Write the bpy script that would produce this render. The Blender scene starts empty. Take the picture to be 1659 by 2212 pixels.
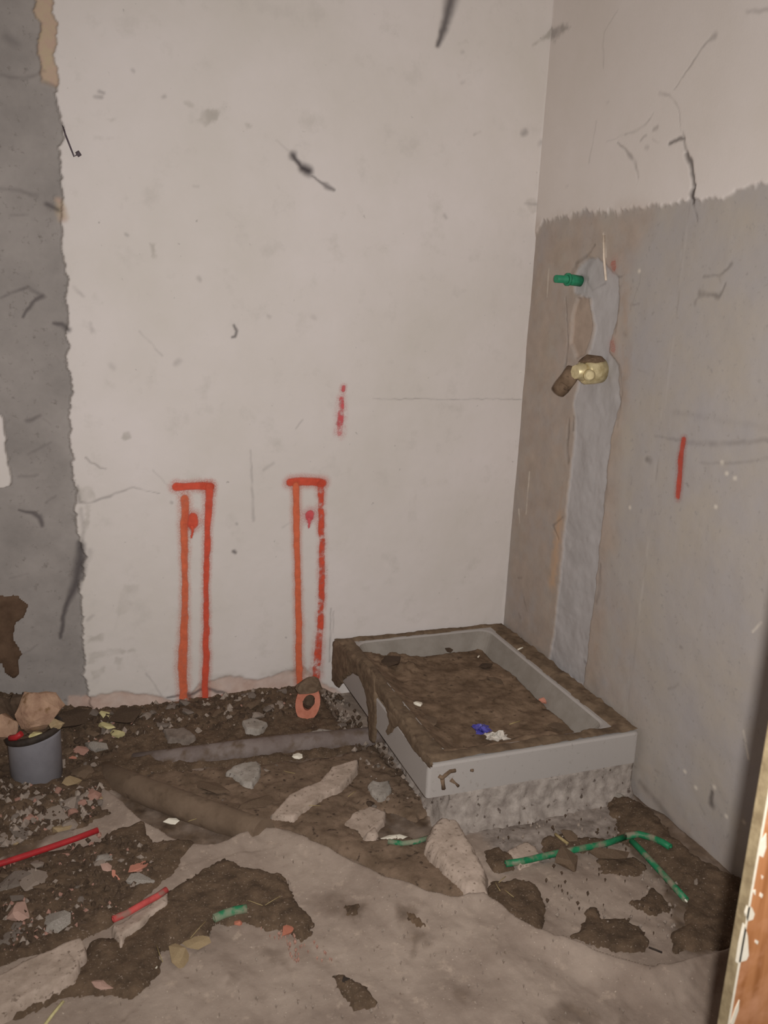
import bpy, bmesh, math, random
import numpy as np
from mathutils import Matrix, Vector

C = bpy.context.scene.collection
SC = bpy.context.scene
# ------------------------------------------------------------------ camera
FPX, IW, IH = 1870.0, 1659.0, 2212.0
RW = np.array([[0.93781738, -0.0462425, 0.34403515],
               [-0.34439297, -0.24813549, 0.90544037],
               [0.0434975, -0.96762101, -0.24863137]])      # world <- (right, down, forward)
CAM = np.array([-1.59134693, -2.82143466, 1.47037937])
cd = bpy.data.cameras.new('camera')
co = bpy.data.objects.new('camera', cd); C.objects.link(co)
cd.sensor_fit = 'VERTICAL'; cd.sensor_height = 36.0; cd.lens = FPX / IH * 36.0
cd.clip_start = 0.02
cd.dof.use_dof = True; cd.dof.focus_distance = 2.9; cd.dof.aperture_fstop = 7.0
m = Matrix.Identity(4)
for i in range(3):
    m[i][0] = RW[i, 0]; m[i][1] = -RW[i, 1]; m[i][2] = -RW[i, 2]; m[i][3] = CAM[i]
co.matrix_world = m
SC.camera = co
# ------------------------------------------------------------------ light
W = bpy.data.worlds.new('world'); SC.world = W; W.use_nodes = True
W.node_tree.nodes['Background'].inputs[0].default_value = (1.0, 0.96, 0.93, 1)
W.node_tree.nodes['Background'].inputs[1].default_value = 0.075
fl = bpy.data.lights.new('camera_flash', 'SPOT')
fl.energy = 182.0; fl.color = (1.0, 0.965, 0.94); fl.shadow_soft_size = 0.014
fl.spot_size = math.radians(118); fl.spot_blend = 1.0
fo = bpy.data.objects.new('camera_flash', fl); C.objects.link(fo)
fo.matrix_world = m @ Matrix.Translation((0.040, 0.010, 0.0)) @ Matrix.Rotation(math.radians(5), 4, 'X')
vs = SC.view_settings
SC.display_settings.display_device = 'sRGB'
vs.view_transform = 'Standard'; vs.look = 'None'; vs.gamma = 1.0; vs.exposure = 0.0; vs.use_curve_mapping = False

# ------------------------------------------------------------------ helpers
def ray(px, py):
    return RW @ np.array([px - IW / 2, py - IH / 2, FPX])
def F(px, py, z=0.0):
    r = ray(px, py); return CAM + r * ((z - CAM[2]) / r[2])
def WB(px, py, y=0.0):
    r = ray(px, py); return CAM + r * ((y - CAM[1]) / r[1])
def WR(px, py, x=0.0):
    r = ray(px, py); return CAM + r * ((x - CAM[0]) / r[0])

_lat = {}
def vnoise(x, y, seed=0):
    if seed not in _lat:
        _lat[seed] = np.random.RandomState(seed + 11).rand(257, 257) * 2 - 1
    g = _lat[seed]
    xi = np.floor(x).astype(int); yi = np.floor(y).astype(int)
    fx = x - xi; fy = y - yi
    fx = fx * fx * (3 - 2 * fx); fy = fy * fy * (3 - 2 * fy)
    a, b = xi % 256, yi % 256
    return (g[a, b] * (1 - fx) + g[a + 1, b] * fx) * (1 - fy) + (g[a, b + 1] * (1 - fx) + g[a + 1, b + 1] * fx) * fy
def fbm(x, y, s, seed=0, octv=4, gain=0.5):
    t = 0; a = 1.0; f = 1.0 / s; n = 0
    x = np.asarray(x, float); y = np.asarray(y, float)
    for k in range(octv):
        t = t + a * vnoise(x * f + 13.7 * k, y * f + 7.1 * k, seed + k); n += a
        a *= gain; f *= 2.03
    return t / n
def sstep(t):
    t = np.clip(t, 0, 1); return t * t * (3 - 2 * t)
def polydist(x, y, pts, widths=None):
    """distance to a polyline, and the local width at the nearest point"""
    d = np.full(x.shape, 1e9); w = np.zeros(x.shape)
    for i in range(len(pts) - 1):
        ax, ay = pts[i][:2]; bx, by = pts[i + 1][:2]
        dx, dy = bx - ax, by - ay; L = dx * dx + dy * dy + 1e-12
        t = np.clip(((x - ax) * dx + (y - ay) * dy) / L, 0, 1)
        q = np.hypot(x - ax - t * dx, y - ay - t * dy)
        k = q < d; d[k] = q[k]
        if widths is not None:
            w[k] = (widths[i] + (widths[i + 1] - widths[i]) * t)[k]
    return d, w
def inpoly(x, y, pts):
    r = np.zeros(x.shape, bool); n = len(pts)
    for i in range(n):
        ax, ay = pts[i][:2]; bx, by = pts[(i + 1) % n][:2]
        if ay == by: continue
        c = ((ay > y) != (by > y)) & (x < (bx - ax) * (y - ay) / (by - ay) + ax)
        r ^= c
    return r
def sdpoly(x, y, pts):
    pts = list(pts); d, _ = polydist(x, y, pts + [pts[0]])
    return np.where(inpoly(x, y, pts), d, -d)

def newmesh(name, V, Fq, m=None, parent=None, smooth=True, attr=None):
    me = bpy.data.meshes.new(name)
    V = np.asarray(V, np.float32)
    if isinstance(Fq, np.ndarray):
        n, k = Fq.shape
        me.vertices.add(len(V)); me.vertices.foreach_set('co', V.ravel())
        me.loops.add(n * k); me.loops.foreach_set('vertex_index', Fq.ravel().astype(np.int32))
        me.polygons.add(n); me.polygons.foreach_set('loop_start', np.arange(0, n * k, k, dtype=np.int32))
        me.update(calc_edges=True)
    else:
        me.from_pydata([tuple(map(float, v)) for v in V], [], Fq)
    if smooth and len(me.polygons):
        me.polygons.foreach_set('use_smooth', np.ones(len(me.polygons), bool))
    if attr is not None:
        for an, av in attr.items():
            a = me.color_attributes.new(an, 'FLOAT_COLOR', 'POINT'); a.data.foreach_set('color', av.astype(np.float32).ravel())
    me.update()
    o = bpy.data.objects.new(name, me); C.objects.link(o)
    if m: me.materials.append(m)
    if parent: o.parent = parent
    return o
def bmobj(name, bm, m=None, parent=None, smooth=False):
    me = bpy.data.meshes.new(name); bm.normal_update(); bm.to_mesh(me); bm.free()
    if smooth: me.polygons.foreach_set('use_smooth', np.ones(len(me.polygons), bool))
    o = bpy.data.objects.new(name, me); C.objects.link(o)
    if m: me.materials.append(m)
    if parent: o.parent = parent
    return o
def tag(o, label=None, cat=None, group=None, kind=None):
    if label: o['label'] = label
    if cat: o['category'] = cat
    if group: o['group'] = group
    if kind: o['kind'] = kind
    return o
def thing(name, label, cat, loc=(0, 0, 0), group=None):
    o = bpy.data.objects.new(name, None); C.objects.link(o); o.location = loc; o.empty_display_size = 0.05
    return tag(o, label, cat, group)
def tube(name, pts, r, m, parent=None, sides=10, closed=True, hollow=0.0, flat=None, rs=None):
    """round bar through pts; hollow > 0 gives it a bored end"""
    P = [Vector(p) for p in pts]; V = []; Fc = []
    N = len(P); up = Vector((0, 0, 1))
    for i, p in enumerate(P):
        t = (P[min(i + 1, N - 1)] - P[max(i - 1, 0)]).normalized()
        a = t.cross(up)
        if a.length < 0.1: a = t.cross(Vector((1, 0, 0)))
        a.normalize(); b = a.cross(t)
        rr = rs[i] if rs else r
        for k in range(sides):
            q = 2 * math.pi * k / sides
            V.append(p + a * (math.cos(q) * rr) + b * (math.sin(q) * rr * (flat or 1)))
    for i in range(N - 1):
        for k in range(sides):
            k2 = (k + 1) % sides
            Fc.append((i * sides + k, i * sides + k2, (i + 1) * sides + k2, (i + 1) * sides + k))
    if hollow > 0:
        for end in (0, N - 1):
            t = (P[1] - P[0]).normalized() if end == 0 else (P[-1] - P[-2]).normalized() * -1
            base = end * sides; n0 = len(V)
            for dep in (0.0, hollow * r * 4):
                for k in range(sides):
                    V.append(P[end] + (V[base + k] - P[end]) * hollow + t * dep)
            for k in range(sides):
                k2 = (k + 1) % sides
                Fc.append((base + k, base + k2, n0 + k2, n0 + k)); Fc.append((n0 + k, n0 + k2, n0 + sides + k2, n0 + sides + k))
            Fc.append(tuple(n0 + sides + k for k in range(sides)))
    elif closed:
        Fc.append(tuple(range(sides))); Fc.append(tuple((N - 1) * sides + k for k in range(sides)))
    o = newmesh(name, V, Fc, m, parent)
    bm = bmesh.new(); bm.from_mesh(o.data); bmesh.ops.recalc_face_normals(bm, faces=bm.faces)
    for f in bm.faces:
        f.smooth = len(f.verts) == 4
    bm.to_mesh(o.data); bm.free()
    return o

# ------------------------------------------------------------------ materials
def lin(c): 
    c = c / 255.0
    return c / 12.92 if c <= 0.04045 else ((c + 0.055) / 1.055) ** 2.4
def col(r, g, b, k=1.42): return tuple(min(0.9, lin(v) * k) for v in (r, g, b)) + (1.0,)
class NT:
    def __init__(s, name):
        s.m = bpy.data.materials.new(name); s.m.use_nodes = True; s.t = s.m.node_tree; s.n = s.t.nodes
        s.b = s.n['Principled BSDF']; s.b.inputs['Specular IOR Level'].default_value = 0.25
        s.tc = s.n.new('ShaderNodeTexCoord')
        s.geo = s.n.new('ShaderNodeNewGeometry')
    def L(s, a, b): s.t.links.new(a, b)
    def noise(s, scale, detail=5, rough=0.6, co='obj', dist=0.0):
        n = s.n.new('ShaderNodeTexNoise'); n.inputs['Scale'].default_value = scale; n.inputs['Detail'].default_value = detail
        n.inputs['Roughness'].default_value = rough; n.inputs['Distortion'].default_value = dist
        s.L(s.geo.outputs['Position'] if co == 'pos' else s.tc.outputs['Object'], n.inputs['Vector']); return n.outputs['Fac']
    def ramp(s, fac, a, b, ca=(0, 0, 0, 1), cb=(1, 1, 1, 1)):
        r = s.n.new('ShaderNodeValToRGB'); r.color_ramp.elements[0].position = a; r.color_ramp.elements[1].position = b
        r.color_ramp.elements[0].color = ca; r.color_ramp.elements[1].color = cb
        s.L(fac, r.inputs[0]); return r.outputs[0]
    def mix(s, fac, a, b, mode='MIX'):
        n = s.n.new('ShaderNodeMix'); n.data_type = 'RGBA'; n.blend_type = mode
        for sock, v in ((n.inputs[0], fac), (n.inputs[6], a), (n.inputs[7], b)):
            if isinstance(v, (int, float)): sock.default_value = v
            elif isinstance(v, tuple): sock.default_value = v
            else: s.L(v, sock)
        return n.outputs[2]
    def math(s, op, a, b):
        n = s.n.new('ShaderNodeMath'); n.operation = op; n.use_clamp = True
        for i, v in enumerate((a, b)):
            if isinstance(v, (int, float)): n.inputs[i].default_value = v
            else: s.L(v, n.inputs[i])
        return n.outputs[0]
    def attr(s, name):
        a = s.n.new('ShaderNodeAttribute'); a.attribute_name = name
        sp = s.n.new('ShaderNodeSeparateColor'); s.L(a.outputs['Color'], sp.inputs[0])
        return sp.outputs[0], sp.outputs[1], sp.outputs[2], a.outputs['Alpha']
    def bump(s, h, strength, dist=0.002):
        b = s.n.new('ShaderNodeBump'); b.inputs['Strength'].default_value = strength; b.inputs['Distance'].default_value = dist
        s.L(h, b.inputs['Height']); s.L(b.outputs[0], s.b.inputs['Normal'])
    def out(s, c, rough=0.9):
        if isinstance(c, tuple): s.b.inputs['Base Color'].default_value = c
        else: s.L(c, s.b.inputs['Base Color'])
        s.b.inputs['Roughness'].default_value = rough
        return s.m
def simple(name, c1, c2, scale=30, rough=0.9, bump=0.4, dist=0.003, speck=None, sscale=160, sa=0.62, sb=0.70, spec=0.25):
    t = NT(name)
    f = t.ramp(t.noise(scale, 6, 0.65), 0.35, 0.65, c1, c2)
    if speck:
        f = t.mix(t.ramp(t.noise(sscale, 3, 0.5), sa, sb), f, speck)
    if bump: t.bump(t.noise(scale * 3.0, 6, 0.7), bump, dist)
    t.b.inputs['Specular IOR Level'].default_value = spec
    return t.out(f, rough)

DIRT = simple('dark_dirt', col(70, 57, 45), col(97, 80, 64), 26, 0.95, 0.8, 0.006, col(140, 125, 112), 210, 0.63, 0.72)
DIRTL = simple('dusty_dirt', col(88, 73, 59), col(116, 98, 82), 18, 0.95, 0.7, 0.005, col(66, 54, 44), 60, 0.60, 0.70)
MUD = simple('dried_mud', col(82, 66, 51), col(118, 99, 81), 16, 0.9, 0.7, 0.003, col(66, 53, 41), 50, 0.60, 0.72)
SPLAT = simple('brown_mud_splat', col(74, 57, 44), col(92, 73, 58), 16, 0.9, 0.7, 0.003)
RIMMUD = simple('rim_mud', col(82, 68, 54), col(112, 95, 77), 14, 0.9, 0.6, 0.003, col(74, 60, 48), 30, 0.55, 0.75)
CONC = simple('pale_mortar', col(140, 125, 112), col(165, 149, 136), 22, 0.95, 0.5, 0.003, col(112, 98, 86), 90, 0.60, 0.70)
CONCG = simple('grey_mortar', col(122, 115, 106), col(152, 145, 137), 25, 0.95, 0.5, 0.003, col(95, 88, 82), 100, 0.60, 0.70)
BED = simple('mortar_bed_grey', col(124, 115, 108), col(154, 145, 137), 30, 0.95, 0.7, 0.004, col(82, 72, 65), 46, 0.62, 0.70)
CERAM = NT('white_enamel'); CERAM = CERAM.out(CERAM.mix(CERAM.ramp(CERAM.noise(60, 4), 0.62, 0.75), (0.43, 0.398, 0.372, 1), (0.32, 0.29, 0.26, 1)), 0.35)
PVC = simple('grey_plastic', col(112, 110, 114), col(124, 122, 126), 12, 0.5, 0.1, 0.001, col(120, 118, 118), 260, 0.68, 0.72)
PVCD = simple('dusty_grey_plastic', col(100, 89, 84), col(116, 106, 101), 12, 0.8, 0.4, 0.002, col(86, 72, 60), 26, 0.50, 0.72)
PIPED = simple('mortar_crusted_pipe', col(92, 77, 63), col(108, 92, 77), 10, 0.95, 0.6, 0.003, col(84, 70, 57), 30, 0.55, 0.75)
RUBBER = simple('black_rubber', col(40, 34, 30), col(56, 48, 42), 40, 0.7, 0.3)
REDP = simple('red_conduit', col(140, 34, 38), col(158, 42, 44), 30, 0.5, 0.15, 0.001, col(120, 60, 52), 50, 0.62, 0.75)
REDD = simple('dusty_red_conduit', col(150, 62, 60), col(176, 76, 72), 30, 0.8, 0.2, 0.001, col(130, 95, 85), 40, 0.52, 0.66)
GRNP = simple('green_pipe', col(24, 96, 62), col(40, 118, 80), 40, 0.5, 0.15, 0.001, col(120, 112, 96), 26, 0.45, 0.60)
GRND = simple('dusty_green_pipe', col(84, 112, 88), col(128, 122, 104), 24, 0.8, 0.2, 0.001, col(36, 104, 70), 40, 0.50, 0.60)
TERRA = simple('terracotta', col(158, 98, 78), col(178, 116, 96), 30, 0.9, 0.4)
BRASS = NT('dirty_brass'); BRASS.b.inputs['Metallic'].default_value = 0.35
BRASS = BRASS.out(BRASS.ramp(BRASS.noise(40, 4), 0.35, 0.65, col(156, 142, 106, 1.5), col(190, 178, 142, 1.5)), 0.45)
WOOD = NT('orange_brown_wood')
mp = WOOD.n.new('ShaderNodeMapping'); mp.inputs['Scale'].default_value = (60, 60, 5)
WOOD.L(WOOD.geo.outputs['Position'], mp.inputs[0])
nz = WOOD.n.new('ShaderNodeTexNoise'); nz.inputs['Scale'].default_value = 1.2; nz.inputs['Detail'].default_value = 6; WOOD.L(mp.outputs[0], nz.inputs['Vector'])
nz2 = WOOD.noise(14, 4, 0.6, 'pos')
wc = WOOD.ramp(nz.outputs[0], 0.3, 0.7, col(146, 92, 52, 0.95), col(190, 132, 88, 0.95))
wc = WOOD.mix(WOOD.ramp(nz2, 0.5, 0.75), wc, col(204, 148, 112, 0.95))
WOOD = WOOD.out(wc, 0.6)
EDGEW = simple('worn_board_edge', col(120, 104, 78, 1.0), col(150, 134, 104, 1.0), 60, 0.9, 0.3)
FLAKE = simple('cream_paint', col(214, 204, 184, 1.0), col(226, 218, 200, 1.0), 30, 0.7, 0.1)
STRAW = simple('straw', col(130, 114, 78), col(150, 134, 98), 60, 0.9, 0)
STRING = simple('pale_string', col(178, 164, 148), col(196, 182, 166), 60, 0.9, 0)
WIREM = simple('dark_wire', col(70, 62, 68), col(86, 76, 80), 60, 0.6, 0)
BLUE = simple('blue_plastic', col(48, 46, 120), col(84, 80, 150), 60, 0.4, 0)
CLEAR = simple('crumpled_pale_plastic', col(150, 146, 138), col(190, 182, 172), 60, 0.4, 0.2)
WHITEC = simple('white_chip', col(206, 194, 176), col(222, 212, 196), 60, 0.7, 0.2)
FOAM = simple('yellow_foam', col(168, 158, 112), col(190, 182, 138), 60, 0.9, 0.3)
PINK = simple('pink_plaster', col(158, 128, 116), col(176, 146, 132), 40, 0.95, 0.5, 0.003)
SALMON = simple('salmon_tile', col(168, 112, 94), col(184, 128, 110), 40, 0.9, 0.3)
LUMP = simple('cream_pink_plaster_lump', col(130, 102, 84), col(160, 132, 110), 22, 0.95, 0.8, 0.005, col(112, 86, 62), 30, 0.56, 0.68)
RCOL = {
 'grey': simple('rubble_grey', col(98, 88, 80), col(120, 110, 101), 40, 0.95, 0.5),
 'pale': simple('rubble_pale', col(120, 108, 98), col(142, 130, 119), 40, 0.95, 0.5),
 'brown': simple('rubble_brown', col(84, 68, 54), col(108, 92, 76), 40, 0.95, 0.5),
 'dark brown': simple('rubble_dark', col(60, 48, 38), col(80, 66, 54), 40, 0.95, 0.5),
 'pinkish': simple('rubble_pink', col(140, 104, 92), col(160, 126, 112), 40, 0.95, 0.5),
 'tan': simple('rubble_tan', col(134, 114, 86), col(156, 138, 108), 40, 0.95, 0.5),
}

# ------------------------------------------------------------------ walls as relief surfaces
def gridquads(nu, nv):
    a = np.arange(nu * nv).reshape(nu, nv)
    return np.stack([a[:-1, :-1].ravel(), a[1:, :-1].ravel(), a[1:, 1:].ravel(), a[:-1, 1:].ravel()], 1)
class Relief:
    """u, v: coordinates on the wall; masks are painted in metres on the wall"""
    def __init__(s, us, vs):
        s.nu, s.nv = len(us), len(vs)
        s.u, s.v = [g.ravel() for g in np.meshgrid(us, vs, indexing='ij')]
        s.h = np.zeros(s.u.shape); s.a = np.zeros((len(s.u), 4)); s.b = np.zeros((len(s.u), 4))
    def near(s, pts, pad):
        p = np.array(pts)[:, :2]
        return np.where((s.u > p[:, 0].min() - pad) & (s.u < p[:, 0].max() + pad) & (s.v > p[:, 1].min() - pad) & (s.v < p[:, 1].max() + pad))[0]
    def stroke(s, pts, ws, ch, amt, depth=0.0, seed=0, wob=0.004, soft=0.5, patchy=0.0, arr=None):
        arr = s.a if arr is None else arr
        if not hasattr(ws, '__len__'): ws = [ws] * len(pts)
        k = s.near(pts, max(ws) * 2 + 0.02)
        x = s.u[k] + wob * fbm(s.u[k], s.v[k], 0.02, 31 + seed, 2); y = s.v[k] + wob * fbm(s.u[k], s.v[k], 0.02, 51 + seed, 2)
        d, w = polydist(x, y, pts, ws)
        t = sstep((w * (0.5 + soft) - d) / (w * 2 * soft + 1e-9))
        if patchy: t = t * np.clip(1 - patchy + patchy * 1.6 * (fbm(x, y, 0.03, 71 + seed, 3) + 0.35), 0, 1)
        arr[k, ch] = np.maximum(arr[k, ch], amt * t); s.h[k] -= depth * t
    def area(s, pts, ch, amt, jag=0.01, soft=0.006, js=0.03, seed=0, patchy=0.0, depth=0.0, arr=None):
        arr = s.a if arr is None else arr
        k = s.near(pts, 0.06)
        x, y = s.u[k], s.v[k]
        sd = sdpoly(x, y, pts) + jag * fbm(x, y, js, 91 + seed, 4, 0.6)
        t = sstep(sd / soft + 0.5)
        if patchy: t = t * np.clip(1 - patchy + patchy * 1.6 * (fbm(x, y, 0.04, 131 + seed, 4) + 0.35), 0, 1)
        arr[k, ch] = np.maximum(arr[k, ch], amt * t); s.h[k] -= depth * t
        return k, t

# ---- back wall: u = x, v = z, relief along -y
SB = 0.00178                     # metres per photo pixel on the back wall
us = np.concatenate([[-2.45, -2.2, -2.0], np.arange(-1.9, 0.0221, 0.004)])
vs_ = np.concatenate([np.arange(0.0, 2.47, 0.004), [2.6, 2.75]])
B = Relief(us, vs_)
def bp(*pts): return [(WB(*p)[0], WB(*p)[2]) for p in pts]
edge = bp((112, -60), (120, 0), (126, 60), (122, 120), (124, 180), (127, 230), (136, 262), (138, 290), (130, 325), (134, 400), (135, 470),
          (137, 540), (147, 590), (150, 660), (150, 720), (148, 780), (160, 835), (152, 900), (158, 960), (160, 1020), (165, 1060), (170, 1140),
          (184, 1205), (178, 1260), (178, 1340), (182, 1400), (185, 1460), (192, 1505), (200, 1540), (205, 1640))
ex = np.array([e[0] for e in edge][::-1]); ez = np.array([e[1] for e in edge][::-1])
ex = np.concatenate([[ex[0]], ex, [ex[-1]]]); ez = np.concatenate([[-0.1], ez, [3.0]])
xe = np.interp(B.v, ez, ex) + 0.014 * fbm(B.v, B.v * 0 + 3.3, 0.035, 7, 4, 0.65) + 0.004 * fbm(B.u, B.v, 0.012, 9, 2)
edge2 = bp((-60, -50), (-55, 860), (4, 900), (10, 960), (20, 1020), (18, 1052), (-20, 1060), (-40, 1700))
ex2 = np.array([e[0] for e in edge2][::-1]); ez2 = np.array([e[1] for e in edge2][::-1])
xl = np.interp(B.v, ez2, ex2) + 0.010 * fbm(B.v, B.v * 0 + 8.3, 0.03, 17, 3)
groove = sstep((xe - B.u) / 0.006) * sstep((B.u - xl) / 0.006)       # the scar of a removed partition
B.a[:, 0] = groove
B.h -= 0.026 * groove
B.h += groove * 0.004 * fbm(B.u, B.v, 0.08, 5, 4)
B.h += (1 - groove) * (0.0025 * fbm(B.u, B.v, 0.5, 2, 3) + 0.0006 * fbm(B.u, B.v, 0.03, 3, 3))
# broken brick edge at the top of the scar
brick = sstep((B.u - (xe - 0.05 - 0.012 * fbm(B.u, B.v, 0.05, 23, 3))) / 0.006) * groove * sstep((B.v - WB(110, 190)[2] + 0.03 * fbm(B.u, B.v, 0.05, 6, 2)) / 0.02)
B.h += brick * 0.016
B.b[:, 0] = np.maximum(B.b[:, 0], brick)
for p0 in ((128, 432, 20), (130, 450, 24)):
    q = bp((p0[0], p0[1]), (p0[0] + 6, p0[1] + 20)); B.stroke(q, p0[2] * SB * 0.5, 0, 0.8, arr=B.b)
# cracks and marks (pixels of the photograph, put on the wall)
cr = [
 ([(985, -60), (978, -15), (968, 30), (960, 60), (950, 85), (946, 97)], [20, 22, 17, 13, 10, 8], 0.85, 0.004),
 ([(634, 337), (640, 345), (650, 358), (662, 368)], [13, 8, 9, 13], 0.95, 0.004),
 ([(655, 363), (667, 369)], [14, 15], 1.0, 0.005),
 ([(672, 378), (690, 392), (705, 402), (722, 411)], [3, 4, 9, 4], 0.7, 0.002),
 ([(597, 303), (615, 320), (632, 335)], [3, 3, 3], 0.25, 0),
 ([(505, 703), (511, 716), (508, 726), (502, 728)], [4, 5, 5, 4], 0.75, 0.001),
 ([(184, 988), (196, 999), (205, 1002), (216, 1012), (228, 1014)], 3, 0.5, 0.001),
 ([(167, 1049), (172, 1085), (183, 1087), (205, 1083), (235, 1073), (262, 1062), (288, 1053), (320, 1062), (345, 1066)], [4, 5, 4, 4, 5, 4, 3, 2, 2], 0.5, 0.001),
 ([(330, 1015), (350, 1035), (362, 1050)], 2, 0.25, 0),
 ([(173, 1100), (180, 1140), (175, 1186), (172, 1200)], 6, 0.5, 0.002),
 ([(195, 1190), (190, 1210)], 9, 0.35, 0),
 ([(176, 1180), (172, 1230), (163, 1270), (150, 1300), (139, 1326), (135, 1352), (131, 1385)], [12, 16, 14, 9, 6, 6, 5], 0.8, 0.006),
 ([(0, 645), (30, 630), (60, 620), (90, 640)], [3, 4, 4, 6], 0.6, 0.002),
 ([(90, 640), (75, 650), (60, 668), (48, 686)], [8, 5, 5, 3], 0.7, 0.002),
 ([(40, 1107), (70, 1112), (85, 1122), (92, 1140)], [3, 5, 8, 6], 0.75, 0.003),
 ([(58, 912), (72, 908), (86, 902)], 6, 0.6, 0.002), ([(86, 902), (110, 920)], 3, 0.3, 0.001),
 ([(100, 440), (126, 452)], 7, 0.7, 0.002), ([(0, 405), (40, 410), (80, 422)], 6, 0.4, 0.002),
 ([(20, 465), (60, 462)], 4, 0.3, 0), ([(0, 157), (50, 166), (95, 150)], 5, 0.4, 0.001), ([(15, 75), (35, 90)], 12, 0.4, 0.002),
 ([(118, 700), (135, 703), (148, 712)], [5, 8, 8], 0.7, 0.003),
 ([(100, 1090), (120, 1075)], 4, 0.35, 0.001), ([(20, 1255), (60, 1245)], 4, 0.25, 0),
 ([(60, 985), (110, 960)], 4, 0.3, 0), ([(80, 1030), (40, 1035)], 5, 0.3, 0.001), ([(50, 1420), (80, 1400)], 3, 0.4, 0),
 ([(160, 620), (180, 640)], 5, 0.3, 0), ([(195, 700), (200, 715)], 6, 0.3, 0),
 ([(541, 972), (544, 1040), (548, 1124)], [3, 4, 5], 0.33, 0),
 ([(805, 861), (960, 862), (1125, 862)], 2.2, 0.42, 0),
 ([(300, 715), (330, 745), (350, 768)], 3, 0.3, 0), ([(240, 790), (246, 795)], 8, 0.3, 0), ([(380, 785), (388, 780)], 9, 0.3, 0),
 ([(315, 1455), (335, 1480), (348, 1502)], 3, 0.35, 0),
 ([(360, 1508), (385, 1503), (408, 1506), (430, 1494), (445, 1488), (470, 1496), (488, 1500)], [3, 5, 8, 5, 5, 6, 4], 0.8, 0.003),
 ([(406, 1500), (412, 1512)], 10, 0.8, 0.004),
 ([(640, 925), (655, 905)], 3, 0.3, 0), ([(570, 1015), (590, 1000)], 5, 0.25, 0), ([(610, 1140), (625, 1130)], 4, 0.2, 0),
 ([(715, 1315), (713, 1390), (712, 1430)], 3, 0.5, 0.001), ([(720, 1320), (719, 1370)], 2.5, 0.35, 0),
 ([(1130, 288), (1136, 284)], 10, 0.5, 0), ([(1165, 310), (1172, 305)], 8, 0.4, 0), ([(960, 465), (964, 470)], 6, 0.35, 0),
 ([(998, 180), (1004, 176)], 5, 0.4, 0), ([(997, 113), (1000, 112)], 6, 0.3, 0), ([(1025, 290), (1038, 284)], 4, 0.3, 0),
 ([(1135, 440), (1165, 441)], 5, 0.4, 0),
 ([(505, 1191), (508, 1193)], 6, 0.8, 0.001), ([(510, 1130), (512, 1132)], 4, 0.6, 0), ([(580, 683), (583, 685)], 6, 0.3, 0), ([(676, 684), (679, 686)], 7, 0.3, 0),
 ([(370, 1085), (372, 1086)], 5, 0.6, 0), ([(428, 600), (431, 604)], 7, 0.35, 0), ([(273, 506), (276, 508)], 5, 0.4, 0), ([(286, 152), (288, 154)], 5, 0.35, 0),
 ([(206, 210), (220, 208)], 5, 0.55, 0), ([(215, 197), (224, 201)], 5, 0.5, 0), ([(352, 210), (356, 208)], 5, 0.35, 0), ([(420, 402), (430, 404)], 4, 0.25, 0),
 ([(190, 1340), (200, 1330)], 6, 0.3, 0),
]
for i, (pts, w, amt, dep) in enumerate(cr):
    q = bp(*pts); ws = [v * SB for v in (w if hasattr(w, '__len__') else [w] * len(pts))]
    B.stroke(q, ws, 1, amt * (1 if amt > 0.6 else 0.8), dep, seed=i % 9, wob=0.003, soft=0.55, patchy=0.0 if amt > 0.6 else 0.45)
# grey smudges
sm = [([(443, 237), (470, 238), (470, 258), (456, 262), (445, 272), (432, 268), (420, 258), (434, 252)], 0.5),
      ([(398, 222), (412, 222), (420, 232), (410, 232)], 0.3),
      ([(325, 527), (334, 525), (336, 552), (326, 555)], 0.45), ([(232, 256), (246, 258), (240, 266)], 0.4),
      ([(529, 268), (540, 268), (542, 276), (532, 278)], 0.4), ([(266, 933), (282, 930), (284, 946), (268, 950)], 0.5),
      ([(200, 290), (258, 298), (225, 306), (200, 300)], 0.25), ([(1150, 98), (1178, 74), (1200, 50), (1240, 50), (1200, 78)], 0.6),
      ([(990, 92), (1012, 82), (1012, 92), (996, 100)], 0.3), ([(1135, 430), (1160, 425), (1160, 460), (1140, 460)], 0.25),
      ([(250, 1420), (266, 1420), (268, 1450), (250, 1450)], 0.35), ([(270, 1265), (300, 1265), (295, 1300), (262, 1330), (245, 1370), (262, 1280)], 0.22),
      ([(190, 1375), (225, 1368), (222, 1382), (190, 1390)], 0.4), ([(192, 1410), (250, 1402), (300, 1404), (240, 1416), (192, 1432)], 0.4),
      ([(195, 1450), (225, 1440), (228, 1455), (200, 1470)], 0.4), ([(168, 1055), (200, 1050), (205, 1080), (172, 1085)], 0.35),
      ([(186, 1090), (195, 1090), (190, 1140), (182, 1150)], 0.4), ([(1050, 1380), (1085, 1200), (1086, 1345)], 0.05)]
for i, (pts, amt) in enumerate(sm):
    B.area(bp(*pts), 3, amt, jag=0.012, soft=0.012, js=0.02, seed=i % 7, patchy=0.7)
# bare pink base coat along the foot of the wall
base = bp((150, 1512), (215, 1502), (250, 1495), (330, 1503), (385, 1512), (410, 1502), (430, 1476), (480, 1462), (560, 1468), (620, 1452), (655, 1444), (700, 1478), (740, 1500), (760, 1760), (100, 1760))
k, t = B.area(base, 2, 1.0, jag=0.012, soft=0.012, js=0.04, patchy=0.25)
B.h[k] -= 0.005 * t * (1 - groove[k])
B.area(bp((440, 1458), (560, 1452), (640, 1440), (700, 1440), (700, 1455), (560, 1462), (440, 1470)), 3, 0.35, jag=0.012, soft=0.02, patchy=0.8)
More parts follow.
